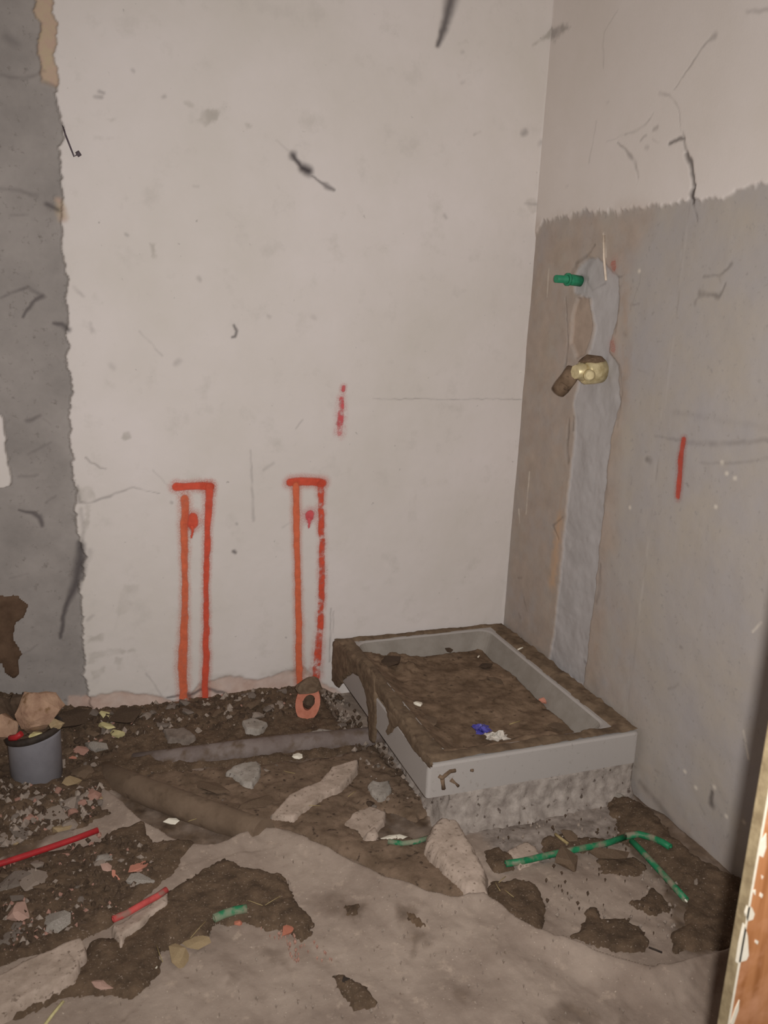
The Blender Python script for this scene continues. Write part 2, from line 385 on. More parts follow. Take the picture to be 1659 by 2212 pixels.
# yellowish grime drifting over the upper wall is left to the material
V = np.stack([B.u, -B.h, B.v], 1)
m_ = NT('back_wall_plaster')
r_, g_, b_, a_ = m_.attr('masks'); r2, g2, b2, a2 = m_.attr('masks_more')
wn = m_.noise(1.6, 5, 0.6, 'pos'); fn = m_.noise(130, 4, 0.7, 'pos'); mn = m_.noise(9, 6, 0.65, 'pos')
white = m_.ramp(wn, 0.35, 0.68, (0.745, 0.685, 0.655, 1), (0.66, 0.61, 0.555, 1))
white = m_.mix(m_.ramp(mn, 0.56, 0.80), white, (0.60, 0.555, 0.51, 1))
white = m_.mix(m_.ramp(m_.noise(42, 2, 0.5, 'pos'), 0.72, 0.78), white, (0.50, 0.46, 0.43, 1))
grey = m_.ramp(m_.noise(6, 6, 0.65, 'pos'), 0.3, 0.7, (0.27, 0.245, 0.228, 1), (0.37, 0.335, 0.312, 1))
grey = m_.mix(m_.ramp(m_.noise(55, 4, 0.6, 'pos'), 0.60, 0.78), grey, (0.21, 0.186, 0.168, 1))
c_ = m_.mix(r_, white, grey)
c_ = m_.mix(m_.math('MULTIPLY', b_, 0.9), c_, m_.ramp(m_.noise(22, 5, 0.6, 'pos'), 0.3, 0.72, (0.50, 0.335, 0.27, 1), (0.66, 0.50, 0.42, 1)))
c_ = m_.mix(r2, c_, m_.ramp(m_.noise(30, 4, 0.6, 'pos'), 0.3, 0.7, (0.52, 0.36, 0.29, 1), (0.52, 0.42, 0.28, 1)))
c_ = m_.mix(a_, c_, (0.34, 0.31, 0.26, 1))
c_ = m_.mix(g_, c_, (0.068, 0.056, 0.058, 1))
m_.bump(fn, 0.25, 0.0012)
BW = m_.out(c_, 0.85)
wall_back = newmesh('wall_back', V, gridquads(B.nu, B.nv), BW, attr={'masks': B.a, 'masks_more': B.b})
tag(wall_back, 'white plastered back wall with a grey vertical scar where a partition was removed', kind='structure')

# ---- right wall: u = y, v = z, relief along -x
us = np.concatenate([[-2.16, -2.0, -1.8], np.arange(-1.7, 0.0021, 0.004)])
R = Relief(us, vs_)
def rp(*pts): return [(WR(*p)[1], WR(*p)[2]) for p in pts]
SR = 0.0016
bd = rp((1150, 505), (1165, 490), (1172, 474), (1190, 470), (1200, 466), (1230, 462), (1255, 452), (1265, 444), (1274, 453), (1290, 448), (1305, 452), (1350, 446), (1372, 444),
        (1420, 440), (1470, 430), (1500, 430), (1560, 420), (1600, 403), (1659, 392), (1760, 375))
by_ = np.array([p[0] for p in bd][::-1]); bz_ = np.array([p[1] for p in bd][::-1])
zb = np.interp(R.u, by_, bz_) + 0.012 * fbm(R.u, R.u * 0 + 1.7, 0.03, 37, 4, 0.65) + 0.006 * fbm(R.u, R.v, 0.015, 39, 2)
fray = 0.010 + 0.012 * (vnoise(R.u * 120, R.u * 0, 41) > 0.2) * (R.u > -0.5)
raw = sstep((zb - R.v) / fray)
R.a[:, 0] = raw
R.h -= 0.006 * raw
R.h += raw * 0.003 * fbm(R.u, R.v, 0.12, 61, 4) + (1 - raw) * 0.0015 * fbm(R.u, R.v, 0.3, 62, 3)
# corner: a thin rounded edge of the back wall plaster
# brownish band between the corner and the chase
R.area(rp((1150, 495), (1330, 455), (1400, 470), (1345, 600), (1350, 800), (1330, 1000), (1320, 1200), (1290, 1500), (1075, 1500)), 2, 0.62, jag=0.05, soft=0.10, js=0.15, patchy=0.35)
for q in ([(1232, 640), (1225, 760), (1222, 860)], [(1222, 1000), (1205, 1100), (1195, 1230), (1185, 1330), (1172, 1420)], [(1342, 560), (1348, 760), (1340, 900)], [(1290, 1350), (1275, 1450), (1260, 1490)]):
    R.stroke(rp(*q), 26 * SR, 2, 0.8, soft=0.7, wob=0.012, patchy=0.5)
R.stroke(rp((1205, 1120), (1198, 1200), (1190, 1260)), 24 * SR, 0, 0.7, arr=R.b, soft=0.6, wob=0.012)
# chase filled with grey mortar
chase = rp((1262, 560), (1290, 556), (1308, 575), (1330, 600), (1333, 640), (1326, 700), (1310, 760), (1330, 790), (1335, 870), (1318, 930), (1308, 1000), (1300, 1100), (1288, 1200), (1278, 1300), (1265, 1400),
           (1256, 1482), (1180, 1440), (1195, 1350), (1205, 1250), (1215, 1150), (1230, 1000), (1240, 920), (1235, 870), (1246, 830), (1250, 790), (1272, 752), (1281, 700), (1272, 645), (1238, 632), (1232, 600))
k, t = R.area(chase, 3, 1.0, jag=0.008, soft=0.010, js=0.03, seed=2)
R.h[k] -= 0.006 * t * (1 + 0.6 * fbm(R.u[k], R.v[k], 0.05, 77, 3))
hole = rp((1243, 640), (1268, 648), (1276, 700), (1268, 740), (1255, 765), (1240, 770), (1228, 740), (1232, 680))
R.area(hole, 2, 0.9, jag=0.01, soft=0.01, depth=0.010)
rc = [
 ([(1478, 298), (1462, 303), (1444, 311)], [6, 8, 5], 0.75, 0.003),
 ([(1474, 285), (1480, 318), (1484, 332)], [4, 6, 6], 0.6, 0.002),
 ([(1482, 332), (1490, 350), (1496, 380), (1499, 402)], [9, 11, 9, 9], 0.85, 0.005),
 ([(1499, 402), (1494, 420), (1494, 438)], [9, 13, 6], 1.0, 0.005), ([(1494, 438), (1500, 460), (1505, 478)], [5, 4, 2], 0.6, 0.002),
 ([(1334, 308), (1350, 322), (1360, 336), (1368, 345), (1374, 365), (1379, 382)], [3, 5, 12, 8, 7, 6], 0.55, 0.002), ([(1379, 382), (1376, 400)], 2, 0.3, 0),
 ([(1425, 200), (1445, 207), (1460, 222), (1467, 245), (1472, 285)], [8, 4, 4, 3, 2], 0.33, 0.001),
 ([(1543, 76), (1530, 88), (1515, 105), (1500, 130), (1480, 160), (1455, 195)], [12, 5, 5, 5, 4, 3], 0.5, 0.001),
 ([(1350, 292), (1375, 283), (1395, 268), (1412, 245)], [4, 6, 5, 3], 0.4, 0.001), ([(1310, 306), (1350, 292)], 3, 0.2, 0),
 ([(1335, 20), (1320, 45), (1306, 68), (1302, 100), (1304, 122), (1303, 150)], [3, 4, 4, 6, 6, 3], 0.25, 0),
 ([(1288, 262), (1282, 300), (1272, 350)], [5, 3, 6], 0.25, 0), ([(1412, 279), (1418, 277)], 9, 0.5, 0.001), ([(1394, 318), (1400, 318)], 8, 0.45, 0.001),
 ([(1385, 303), (1395, 294)], 6, 0.4, 0), ([(1410, 300), (1425, 308)], 3, 0.3, 0), ([(1311, 222), (1314, 220)], 7, 0.25, 0), ([(1223, 402), (1226, 401)], 7, 0.25, 0),
 ([(1612, 25), (1659, 22)], 7, 0.35, 0),
 ([(1574, 570), (1566, 582), (1552, 594), (1535, 596), (1514, 599)], [9, 5, 5, 6, 6], 0.55, 0.001),
 ([(1562, 610), (1556, 628), (1546, 640), (1530, 636), (1506, 634)], [4, 6, 10, 8, 12], 0.6, 0.002), ([(1550, 596), (1553, 612)], 3, 0.3, 0), ([(1503, 645), (1495, 656)], [4, 8], 0.5, 0.001),
 ([(1410, 943), (1450, 948), (1500, 958), (1560, 960), (1659, 948)], [4, 6, 10, 10, 8], 0.33, 0), ([(1510, 1000), (1580, 1000), (1659, 990)], 6, 0.25, 0),
 ([(1450, 890), (1540, 905), (1659, 925)], 12, 0.14, 0),
 ([(1394, 993), (1400, 996)], 12, 0.7, 0.002), ([(1477, 1044), (1482, 1051)], 4, 0.5, 0),
 ([(1534, 1712), (1531, 1728), (1532, 1740)], [9, 11, 14], 0.75, 0.002), ([(1506, 1738), (1515, 1755), (1518, 1760)], 6, 0.3, 0),
 ([(1362, 1028), (1361, 1045)], 4, 0.3, 0), ([(1440, 1490), (1460, 1478)], 7, 0.35, 0), ([(1466, 1399), (1470, 1400)], 6, 0.6, 0), ([(1640, 1275), (1642, 1278)], 4, 0.4, 0),
 ([(1410, 1665), (1420, 1670)], 6, 0.4, 0), ([(1412, 1730), (1418, 1733)], 7, 0.4, 0), ([(1376, 655), (1366, 660), (1358, 660)], 4, 0.4, 0), ([(1362, 655), (1358, 668)], 4, 0.35, 0),
 ([(1381, 580), (1377, 610), (1362, 658)], 3, 0.25, 0), ([(1344, 720), (1350, 726)], 10, 0.25, 0), ([(1375, 800), (1400, 806)], 5, 0.15, 0),
 ([(1330, 600), (1340, 596)], 5, 0.5, 0.001), ([(1185, 600), (1181, 640)], 3, 0.2, 0),
 # edges of the chase
 ([(1281, 530), (1265, 552), (1240, 570), (1226, 600)], [5, 8, 9, 6], 0.55, 0.003), ([(1240, 575), (1230, 595)], 16, 0.35, 0.002),
 ([(1219, 640), (1222, 700), (1222, 760), (1215, 800)], [3, 4, 7, 10], 0.5, 0.004),
 ([(1226, 905), (1222, 960), (1222, 1000)], [6, 12, 10], 0.6, 0.004), ([(1236, 900), (1234, 930)], [5, 6], 0.6, 0.002),
 ([(1213, 1118), (1200, 1128), (1190, 1137), (1198, 1150), (1203, 1165)], [4, 5, 8, 5, 4], 0.6, 0.003),
 ([(1292, 1220), (1290, 1270), (1284, 1300)], [8, 14, 12], 0.4, 0.002), ([(1334, 620), (1332, 660), (1324, 720)], 7, 0.25, 0.002), ([(1333, 790), (1338, 850), (1328, 920)], 7, 0.25, 0.002),
 ([(1310, 980), (1306, 1060), (1300, 1110)], 6, 0.25, 0.001), ([(1270, 560), (1258, 580)], 18, 0.25, 0.001), ([(1247, 598), (1262, 602)], 10, 0.55, 0.003),
 ([(1255, 600), (1275, 628), (1300, 612)], 4, 0.35, 0.001),
 ([(1255, 1430), (1260, 1436)], 9, 0.7, 0.002), ([(1116, 1248), (1124, 1248)], 6, 0.5, 0.001), ([(1128, 1290), (1135, 1320)], 4, 0.45, 0), ([(1118, 1325), (1122, 1335)], 8, 0.3, 0),
 ([(1262, 1445), (1275, 1465), (1285, 1490)], 30, 0.22, 0), ([(1262, 1545), (1300, 1580), (1370, 1660)], 5, 0.3, 0),
 ([(1378, 1690), (1450, 1775), (1560, 1885)], 14, 0.5, 0.0),
]
for i, (pts, w, amt, dep) in enumerate(rc):
    ws = [v * SR * 0.8 for v in (w if hasattr(w, '__len__') else [w] * len(pts))]
    R.stroke(rp(*pts), ws, 1, amt * (1 if amt > 0.7 else 0.8), dep, seed=i % 9, wob=0.004, soft=0.55, patchy=0.0 if amt > 0.7 else 0.45)
R.area(rp((1150, 100), (1190, 60), (1225, 48), (1235, 58), (1215, 78), (1190, 88)), 1, 0.45, jag=0.02, soft=0.02, patchy=0.6)
for q in ([(1300, 505), (1306, 555)], [(1182, 582), (1178, 640)], [(1140, 1020), (1133, 1110)], [(1118, 1100), (1120, 1130)], [(1602, 1580), (1612, 1640)], [(1622, 1365), (1640, 1345)]):
    R.stroke(rp(*q), 4 * SR, 1, 0.8, soft=0.5, wob=0.002, arr=R.b, patchy=0.5)
for q in ((1358, 1097), (1566, 1023), (1584, 1033), (1543, 1095), (1556, 1000), (1378, 585), (1476, 1668), (1500, 1703), (1541, 1702), (1604, 1777), (1566, 1765)):
    p = rp(q)[0]; R.stroke([p, (p[0] + 0.003, p[1])], 6 * SR, 1, 0.8, soft=0.5, wob=0.001, arr=R.b)
R.area(rp((1150, 1180), (1350, 1300), (1420, 1700), (1640, 1900), (1580, 1990), (1360, 1720), (1180, 1500)), 2, 0.30, jag=0.08, soft=0.15, js=0.2, patchy=0.7, seed=3)
V = np.stack([-R.h, R.u, R.v], 1)
m_ = NT('right_wall_plaster')
r_, g_, b_, a_ = m_.attr('masks'); r2, g2, b2, a2 = m_.attr('masks_more')
wn = m_.noise(2.2, 5, 0.6, 'pos'); fn = m_.noise(120, 4, 0.7, 'pos')
white = m_.ramp(wn, 0.35, 0.68, (0.74, 0.675, 0.635, 1), (0.68, 0.615, 0.56, 1))
grey = m_.ramp(m_.noise(4, 6, 0.62, 'pos'), 0.35, 0.66, (0.405, 0.375, 0.365, 1), (0.44, 0.39, 0.335, 1))
grey = m_.mix(m_.ramp(m_.noise(60, 4, 0.6, 'pos'), 0.60, 0.75), grey, (0.34, 0.31, 0.285, 1))
c_ = m_.mix(r_, white, grey)
c_ = m_.mix(b_, c_, m_.ramp(m_.noise(14, 5, 0.6, 'pos'), 0.3, 0.7, (0.36, 0.275, 0.215, 1), (0.49, 0.375, 0.295, 1)))
c_ = m_.mix(r2, c_, (0.60, 0.39, 0.24, 1))
c_ = m_.mix(a_, c_, m_.ramp(m_.noise(10, 5, 0.6, 'pos'), 0.3, 0.7, (0.43, 0.405, 0.395, 1), (0.485, 0.458, 0.45, 1)))
c_ = m_.mix(g2, c_, (0.75, 0.68, 0.58, 1))
c_ = m_.mix(g_, c_, (0.085, 0.07, 0.062, 1))
m_.bump(fn, 0.3, 0.0014)
RWM = m_.out(c_, 0.85)
wall_right = newmesh('wall_right', V, gridquads(R.nu, R.nv)[:, ::-1], RWM, attr={'masks': R.a, 'masks_more': R.b})
tag(wall_right, 'right wall, white above a ragged line and raw grey plaster below', kind='structure')

# ---- the rest of the shell
PLAIN = simple('plain_plaster', (0.60, 0.56, 0.52, 1), (0.54, 0.50, 0.46, 1), 3, 0.9, 0.2)
def boxobj(name, lo, hi, m, parent=None):
    bm = bmesh.new(); bmesh.ops.create_cube(bm, size=1.0)
    for v in bm.verts:
        v.co = [lo[i] + (v.co[i] + 0.5) * (hi[i] - lo[i]) for i in range(3)]
    return bmobj(name, bm, m, parent)
tag(boxobj('ceiling', (-2.5, -2.2, 2.75), (0.1, 0.1, 2.85), PLAIN), 'plain plaster ceiling above the wet corner', kind='structure')
tag(boxobj('wall_left', (-2.55, -2.2, 0.0), (-2.45, 0.1, 2.75), PLAIN), 'plain plaster wall beyond the removed partition', kind='structure')

# ------------------------------------------------------------------ floor
ridge_px = [(222, 1702), (262, 1722), (300, 1762), (345, 1792), (400, 1816), (470, 1824), (520, 1800), (545, 1782), (585, 1786), (640, 1800), (700, 1822), (760, 1852),
            (830, 1884), (880, 1900), (930, 1920), (975, 1934), (1010, 1926), (1050, 1928), (1085, 1950), (1120, 1982), (1160, 2000), (1200, 2016), (1240, 2028), (1300, 2052), (1340, 2066),
            (1400, 2078), (1450, 2076), (1500, 2062), (1556, 2044), (1600, 2036)]
ridge = [tuple(F(x, y, 0.035)[:2]) for x, y in ridge_px]
slab = ridge + [(0.05, ridge[-1][1]), (0.05, -3.4), (-2.6, -3.4), (-2.6, -0.75), (-2.0, -0.62)]
def floorz(x, y):
    x = np.asarray(x, float); y = np.asarray(y, float)
    sh = x.shape; x = x.ravel(); y = y.ravel()
    z = 0.006 * fbm(x, y, 0.25, 101, 4) + 0.0022 * fbm(x, y, 0.03, 103, 3) + 0.006 * fbm(x * 0.9 + y * 0.4, y * 0.35 - x * 0.3, 0.06, 109, 3)
    sd = sdpoly(x, y, slab) + 0.010 * fbm(x, y, 0.06, 105, 3)
    crest = np.exp(-((sd - 0.012) / 0.035) ** 2)
    right = sstep((x + 0.75) / 0.25)
    z = z + sstep(sd / 0.016) * (0.034 - 0.014 * sstep((sd - 0.02) / 0.25)) + crest * 0.012 * (1 - right) * sstep((sd + 0.002) / 0.012) + right * crest * 0.008 - right * 0.026 * sstep((sd - 0.015) / 0.09)
    bank = 0.036 * sstep((y + 0.24) / 0.24) * sstep((-0.66 - x) / 0.1)
    bank2 = 0.030 * sstep((y + 0.9) / 0.5) * sstep((-1.5 - x) / 0.3)
    wallr = 0.022 * sstep((x + 0.14) / 0.14) * sstep((-0.95 - y) / 0.1)
    z = z + (bank + bank2 + wallr) * (1 + 0.25 * fbm(x, y, 0.06, 107, 3))
    return z.reshape(sh)
xs = np.concatenate([[-2.46, -2.3, -2.1], np.arange(-1.98, 0.011, 0.0045)])
ys = np.concatenate([[-3.4, -2.8, -2.2, -1.85], np.arange(-1.62, 0.031, 0.0045)])
gx, gy = [g.ravel() for g in np.meshgrid(xs, ys, indexing='ij')]
gz = floorz(gx, gy)
am = np.zeros((len(gx), 4))
# dirt ground into the pit, paler dust over the slab
sd = sdpoly(gx, gy, slab)
am[:, 0] = sstep(0.5 - sd / 0.04 + 0.9 * fbm(gx, gy, 0.07, 121, 4)) * 0.0
def fpoly(pts, z=0.02): return [tuple(F(x, y, z)[:2]) for x, y in pts]
FL = Relief.__new__(Relief); FL.u, FL.v, FL.h, FL.a = gx, gy, np.zeros(gx.shape), am
for i, (pts, amt) in enumerate([
    ([(0, 1480), (640, 1460), (820, 1600), (560, 1640), (330, 1660), (240, 1690), (200, 1760), (0, 1900)], 1.0),
    ([(240, 1690), (560, 1640), (820, 1600), (900, 1700), (930, 1760), (1010, 1900), (930, 1930), (720, 1840), (540, 1790), (440, 1830), (300, 1770)], 1.0),
    ([(740, 1760), (800, 1735), (850, 1760), (830, 1795), (760, 1800)], 0.0),
    ([(650, 1950), (720, 1935), (760, 1960), (720, 1985)], 0.35), ([(860, 1960), (900, 1975), (925, 2030), (890, 2060), (870, 2010)], 0.7),
    ([(740, 1950), (780, 1960), (780, 1985), (750, 1980)], 0.8), ([(1190, 2180), (1260, 2170), (1300, 2190), (1280, 2212), (1200, 2212)], 0.6),
    ([(1330, 2180), (1400, 2175), (1400, 2200), (1340, 2205)], 0.7), ([(990, 2150), (1010, 2150), (1008, 2175), (992, 2172)], 0.6),
    ([(1388, 2085), (1400, 2085), (1396, 2115), (1386, 2112)], 0.8), ([(1460, 2080), (1475, 2085), (1478, 2105), (1466, 2100)], 0.8),
    ([(1490, 2095), (1560, 2080), (1550, 2170), (1490, 2160)], 0.4), ([(500, 2110), (510, 2110), (510, 2160), (500, 2160)], 0.5),
    ([(575, 2045), (620, 2050), (610, 2070), (580, 2065)], 0.55), ([(640, 2040), (700, 2050), (740, 2090), (690, 2110), (645, 2080)], 0.35),
    ([(1100, 1900), (1140, 1905), (1180, 1960), (1140, 2000), (1080, 1950)], 0.8),
    ([(985, 1750), (1370, 1690), (1420, 1780), (1310, 1830), (1090, 1870), (1050, 1840)], 0.15),
    ([(1380, 1690), (1600, 1900), (1580, 2040), (1470, 2050), (1440, 1900), (1330, 1790)], 0.9)]):
    if amt: FL.area(fpoly(pts), 0, amt, jag=0.035, soft=0.03, js=0.05, seed=i % 7, patchy=0.35)
# mottled grey spill in front of the tray
FL.area(fpoly([(980, 1745), (1375, 1690), (1400, 1760), (1330, 1800), (1250, 1830), (1090, 1860), (1040, 1800)]), 1, 1.0, jag=0.05, soft=0.04, js=0.06)
FL.area(fpoly([(700, 1765), (760, 1690), (850, 1680), (910, 1730), (900, 1770), (830, 1800)]), 1, 0.8, jag=0.05, soft=0.04, js=0.06, patchy=0.5)
# shaded trough colour is real shade; only dust differs here
m_ = NT('dusty_concrete_floor')
r_, g_, b_, a_ = m_.attr('masks')
f1 = m_.ramp(m_.noise(5, 7, 0.65, 'pos'), 0.32, 0.68, col(122, 108, 97), col(150, 136, 124))
f1 = m_.mix(m_.ramp(m_.noise(30, 5, 0.65, 'pos'), 0.58, 0.80), f1, col(166, 150, 135))
f1 = m_.mix(m_.ramp(m_.noise(75, 3, 0.6, 'pos'), 0.66, 0.76), f1, col(108, 94, 82))
f1 = m_.mix(m_.ramp(m_.noise(170, 2, 0.5, 'pos'), 0.70, 0.76), f1, col(176, 162, 148))
gr = m_.ramp(m_.noise(24, 5, 0.65, 'pos'), 0.35, 0.65, col(104, 95, 88), col(148, 138, 130))
gr = m_.mix(m_.ramp(m_.noise(40, 4, 0.6, 'pos'), 0.62, 0.68), gr, col(82, 70, 62))
c_ = m_.mix(g_, f1, gr)
c_ = m_.mix(r_, c_, m_.ramp(m_.noise(30, 5, 0.6, 'pos'), 0.3, 0.7, col(68, 55, 44), col(98, 82, 67)))
m_.bump(m_.noise(90, 6, 0.7, 'pos'), 0.5, 0.003)
FLM = m_.out(c_, 0.95)
floor = newmesh('floor', np.stack([gx, gy, gz], 1), gridquads(len(xs), len(ys)), FLM, attr={'masks': am})
tag(floor, 'broken dusty concrete floor with a raised screed edge', kind='structure')

# ------------------------------------------------------------------ patches: relief pieces that lie on the floor
def patch(name, poly, T, m, edge=0.04, seed=0, rough=0.35, jag=0.014, js=0.04, step=0.006, base=None, flat=False, parent=None, rs=0.035, sink=0.006, top=None):
    p = np.array(poly); lo = p.min(0) - 0.03; hi = p.max(0) + 0.03
    hi[0] = min(hi[0], -0.003) if base is None else hi[0]; hi[1] = min(hi[1], 0.02)
    xs = np.arange(lo[0], hi[0] + step, step); ys = np.arange(lo[1], hi[1] + step, step)
    x, y = np.meshgrid(xs, ys, indexing='ij'); sh = x.shape; x = x.ravel(); y = y.ravel()
    sd = sdpoly(x, y, poly) + jag * fbm(x, y, js, 200 + seed, 4, 0.6) + 0.45 * jag * fbm(x, y, js * 0.3, 230 + seed, 3, 0.7)
    z0 = (base or floorz)(x, y)
    prof = np.sqrt(np.clip(sd / edge, 0, 1) * (2 - np.clip(sd / edge, 0, 1)))
    n = fbm(x, y, rs, 300 + seed, 4, 0.62)
    if flat:
        z0 = np.full(x.shape, float(np.percentile(z0[sd > 0], 70)) if (sd > 0).any() else 0.0) if top is None else top(x, y)
        h = T * prof + T * rough * n * prof
    else:
        h = T * prof * (1 + rough * 1.6 * n) + 0.0015 * fbm(x, y, 0.012, 400 + seed, 2)
    h = np.where(sd > 0, h, -sink - (0.03 if flat else 0) * np.clip(-sd / 0.006, 0, 1))
    keep = (sd > -step * 1.6).reshape(sh)
    q = keep[:-1, :-1] & keep[1:, :-1] & keep[1:, 1:] & keep[:-1, 1:]
    idx = np.arange(sh[0] * sh[1]).reshape(sh)
    Q = np.stack([idx[:-1, :-1][q], idx[1:, :-1][q], idx[1:, 1:][q], idx[:-1, 1:][q]], 1)
    used = np.unique(Q); remap = np.zeros(sh[0] * sh[1], int); remap[used] = np.arange(len(used))
    V = np.stack([x, y, z0 + h], 1)[used]
    return newmesh(name, V, remap[Q], m, parent)
def dirt(pts, T, label, m=DIRT, z=0.02, **k):
    return tag(patch('dirt_patch', fpoly(pts, z), T, m, **k), label, 'dirt', kind='stuff')

dirt([(0, 1485), (60, 1492), (130, 1500), (200, 1518), (300, 1520), (440, 1500), (560, 1490), (640, 1478), (690, 1500), (740, 1560), (800, 1600), (700, 1625), (560, 1640), (420, 1650), (330, 1662), (255, 1690), (222, 1706), (200, 1740),
      (235, 1770), (160, 1800), (60, 1840), (-40, 1880), (-60, 1600)], 0.014, 'long bank of dark rubble dirt along the foot of the white wall and around the grey pipe stub', seed=1, rs=0.03, rough=0.5)
dirt([(250, 1695), (330, 1662), (560, 1645), (700, 1628), (810, 1604), (850, 1650), (905, 1700), (935, 1735), (900, 1765), (830, 1735), (780, 1745), (760, 1775), (800, 1800), (880, 1795), (930, 1810), (965, 1850), (1010, 1898), (1056, 1888),
      (1050, 1922), (975, 1926), (930, 1914), (830, 1876), (720, 1824), (640, 1796), (545, 1778), (480, 1770), (300, 1700)], 0.016, 'wide brown dirt fill between the two buried pipes and the screed edge', DIRTL, seed=2, rs=0.06)
dirt([(215, 1812), (262, 1788), (312, 1786), (330, 1822), (425, 1818), (375, 1882), (335, 1915), (240, 1988), (190, 2012), (80, 2050), (-40, 2090), (-40, 1880), (60, 1850)], 0.012,
     'dark dirt strewn with rubble around the bright red conduit at the left', seed=3, rs=0.03, z=0.035)
dirt([(365, 1925), (440, 1878), (485, 1858), (535, 1880), (612, 1888), (642, 1940), (682, 1990), (652, 2026), (618, 2004), (575, 2006), (530, 1990), (462, 1986), (442, 2020), (400, 2030), (345, 2046), (335, 2100), (285, 2146), (205, 2142), (140, 2150), (40, 2192), (-30, 2205),
      (-30, 2165), (100, 2120), (165, 2090), (195, 2030), (265, 2012), (335, 1965)], 0.018, 'big curved heap of dark dirt and dust fluff in front of the green offcut', seed=4, z=0.03, rs=0.05)
dirt([(1050, 1926), (1062, 1890), (1112, 1884), (1165, 1905), (1176, 1942), (1170, 1992), (1150, 1998), (1100, 1962)], 0.014, 'dark ragged dirt clump below the grey mortar block', seed=5)
dirt([(1236, 2010), (1262, 1975), (1272, 1948), (1292, 1952), (1300, 1975), (1345, 1972), (1384, 1990), (1402, 2022), (1396, 2046), (1335, 2046), (1280, 2030)], 0.016, 'low brown dirt mound lying against the curved screed edge on the right', seed=6)
dirt([(1356, 1936), (1392, 1926), (1412, 1900), (1432, 1930), (1452, 1948), (1448, 1958), (1412, 1966), (1380, 1952)], 0.010, 'small dark dirt spot left of the long green pipe end', seed=7, edge=0.02)
dirt([(1300, 1700), (1345, 1706), (1385, 1725), (1440, 1790), (1500, 1848), (1556, 1885), (1610, 1905), (1605, 2034), (1555, 2044), (1455, 2046), (1448, 2005), (1478, 1985), (1486, 1935), (1430, 1870), (1385, 1830), (1335, 1800), (1330, 1760)], 0.016,
     'dark dirt strip along the foot of the right wall beside the wooden board', seed=8, rs=0.05)
dirt([(1170, 1800), (1215, 1790), (1300, 1800), (1340, 1802), (1290, 1822), (1180, 1840)], 0.008, 'thin dirt behind the long green pipe', seed=9, edge=0.03)
dirt([(1045, 1822), (1080, 1818), (1120, 1840), (1110, 1866), (1066, 1868)], 0.010, 'dirt patch between the mortar block and the green pipe', seed=10, edge=0.025)
dirt([(1290, 1846), (1370, 1838), (1402, 1860), (1380, 1884), (1330, 1880), (1300, 1872)], 0.010, 'dirt smear just under the bend of the green pipes', seed=11, edge=0.025)
dirt([(722, 2112), (742, 2108), (766, 2125), (796, 2130), (814, 2172), (766, 2186), (738, 2160)], 0.016, 'lone dirt clump on the dusty screed near the bottom edge', seed=12, edge=0.03, z=0.02)
dirt([(742, 1960), (776, 1958), (784, 1984), (746, 1984)], 0.008, 'small round dirt spot on the open screed', seed=13, edge=0.02)
dirt([(872, 1974), (900, 1984), (918, 2008), (904, 2012), (880, 1992)], 0.006, 'brown crumb patch on the screed below the curved edge', MUD, seed=14, edge=0.015)

# ------------------------------------------------------------------ mortar bed and shower tray
TZ, TB = 0.22, 0.118
def bed_mesh():
    corners = [(-0.585, -0.006), (-0.60, -0.40), (-0.625, -0.78), (-0.622, -0.888), (-0.30, -0.892), (-0.008, -0.886), (-0.006, -0.006)]
    P = []
    for a, b in zip(corners, corners[1:]):
        n = max(2, int(math.hypot(b[0] - a[0], b[1] - a[1]) / 0.007))
        P += [(a[0] + (b[0] - a[0]) * k / n, a[1] + (b[1] - a[1]) * k / n) for k in range(n)]
    P = np.array(P + [corners[-1]]); T = np.gradient(P, axis=0); T /= np.linalg.norm(T, axis=1)[:, None] + 1e-9
    for _ in range(3): T[1:-1] = (T[:-2] + T[1:-1] + T[2:]) / 3
    N = np.stack([T[:, 1], -T[:, 0]], 1)
    N[N[:, 0] > 0.5] = 0
    sarc = np.concatenate([[0], np.cumsum(np.linalg.norm(np.diff(P, axis=0), axis=1))]); L = 16; V = []; n = len(P)
    for k in range(L + 1):
        z = -0.015 + (TB + 0.012) * k / L; t = k / L
        off = 0.040 * (1 - t) ** 2.2 + 0.020 * fbm(sarc, np.full(n, z * 1.3), 0.06, 901, 5, 0.6) * (1 - 0.5 * t) + 0.006 * fbm(sarc, np.full(n, z), 0.014, 911, 3)
        off = np.where(P[:, 0] > -0.05, np.minimum(off, 0.03), off)
        Q = P + N * off[:, None]; Q[:, 0] = np.minimum(Q[:, 0], -0.006)
        V += [(q[0], q[1], z) for q in Q]
    Fc = [(k * n + i, k * n + i + 1, (k + 1) * n + i + 1, (k + 1) * n + i) for k in range(L) for i in range(n - 1)]
    Fc += [(k * n + n - 1, k * n, (k + 1) * n, (k + 1) * n + n - 1) for k in range(L)] + [tuple(L * n + i for i in range(n))]
    o = newmesh('mortar_bed', V, Fc, BED); bm = bmesh.new(); bm.from_mesh(o.data); bmesh.ops.recalc_face_normals(bm, faces=bm.faces); bm.to_mesh(o.data); bm.free(); return o
bed = bed_mesh()
tag(bed, 'rough grey mortar bed carrying the white shower tray', 'mortar bed')

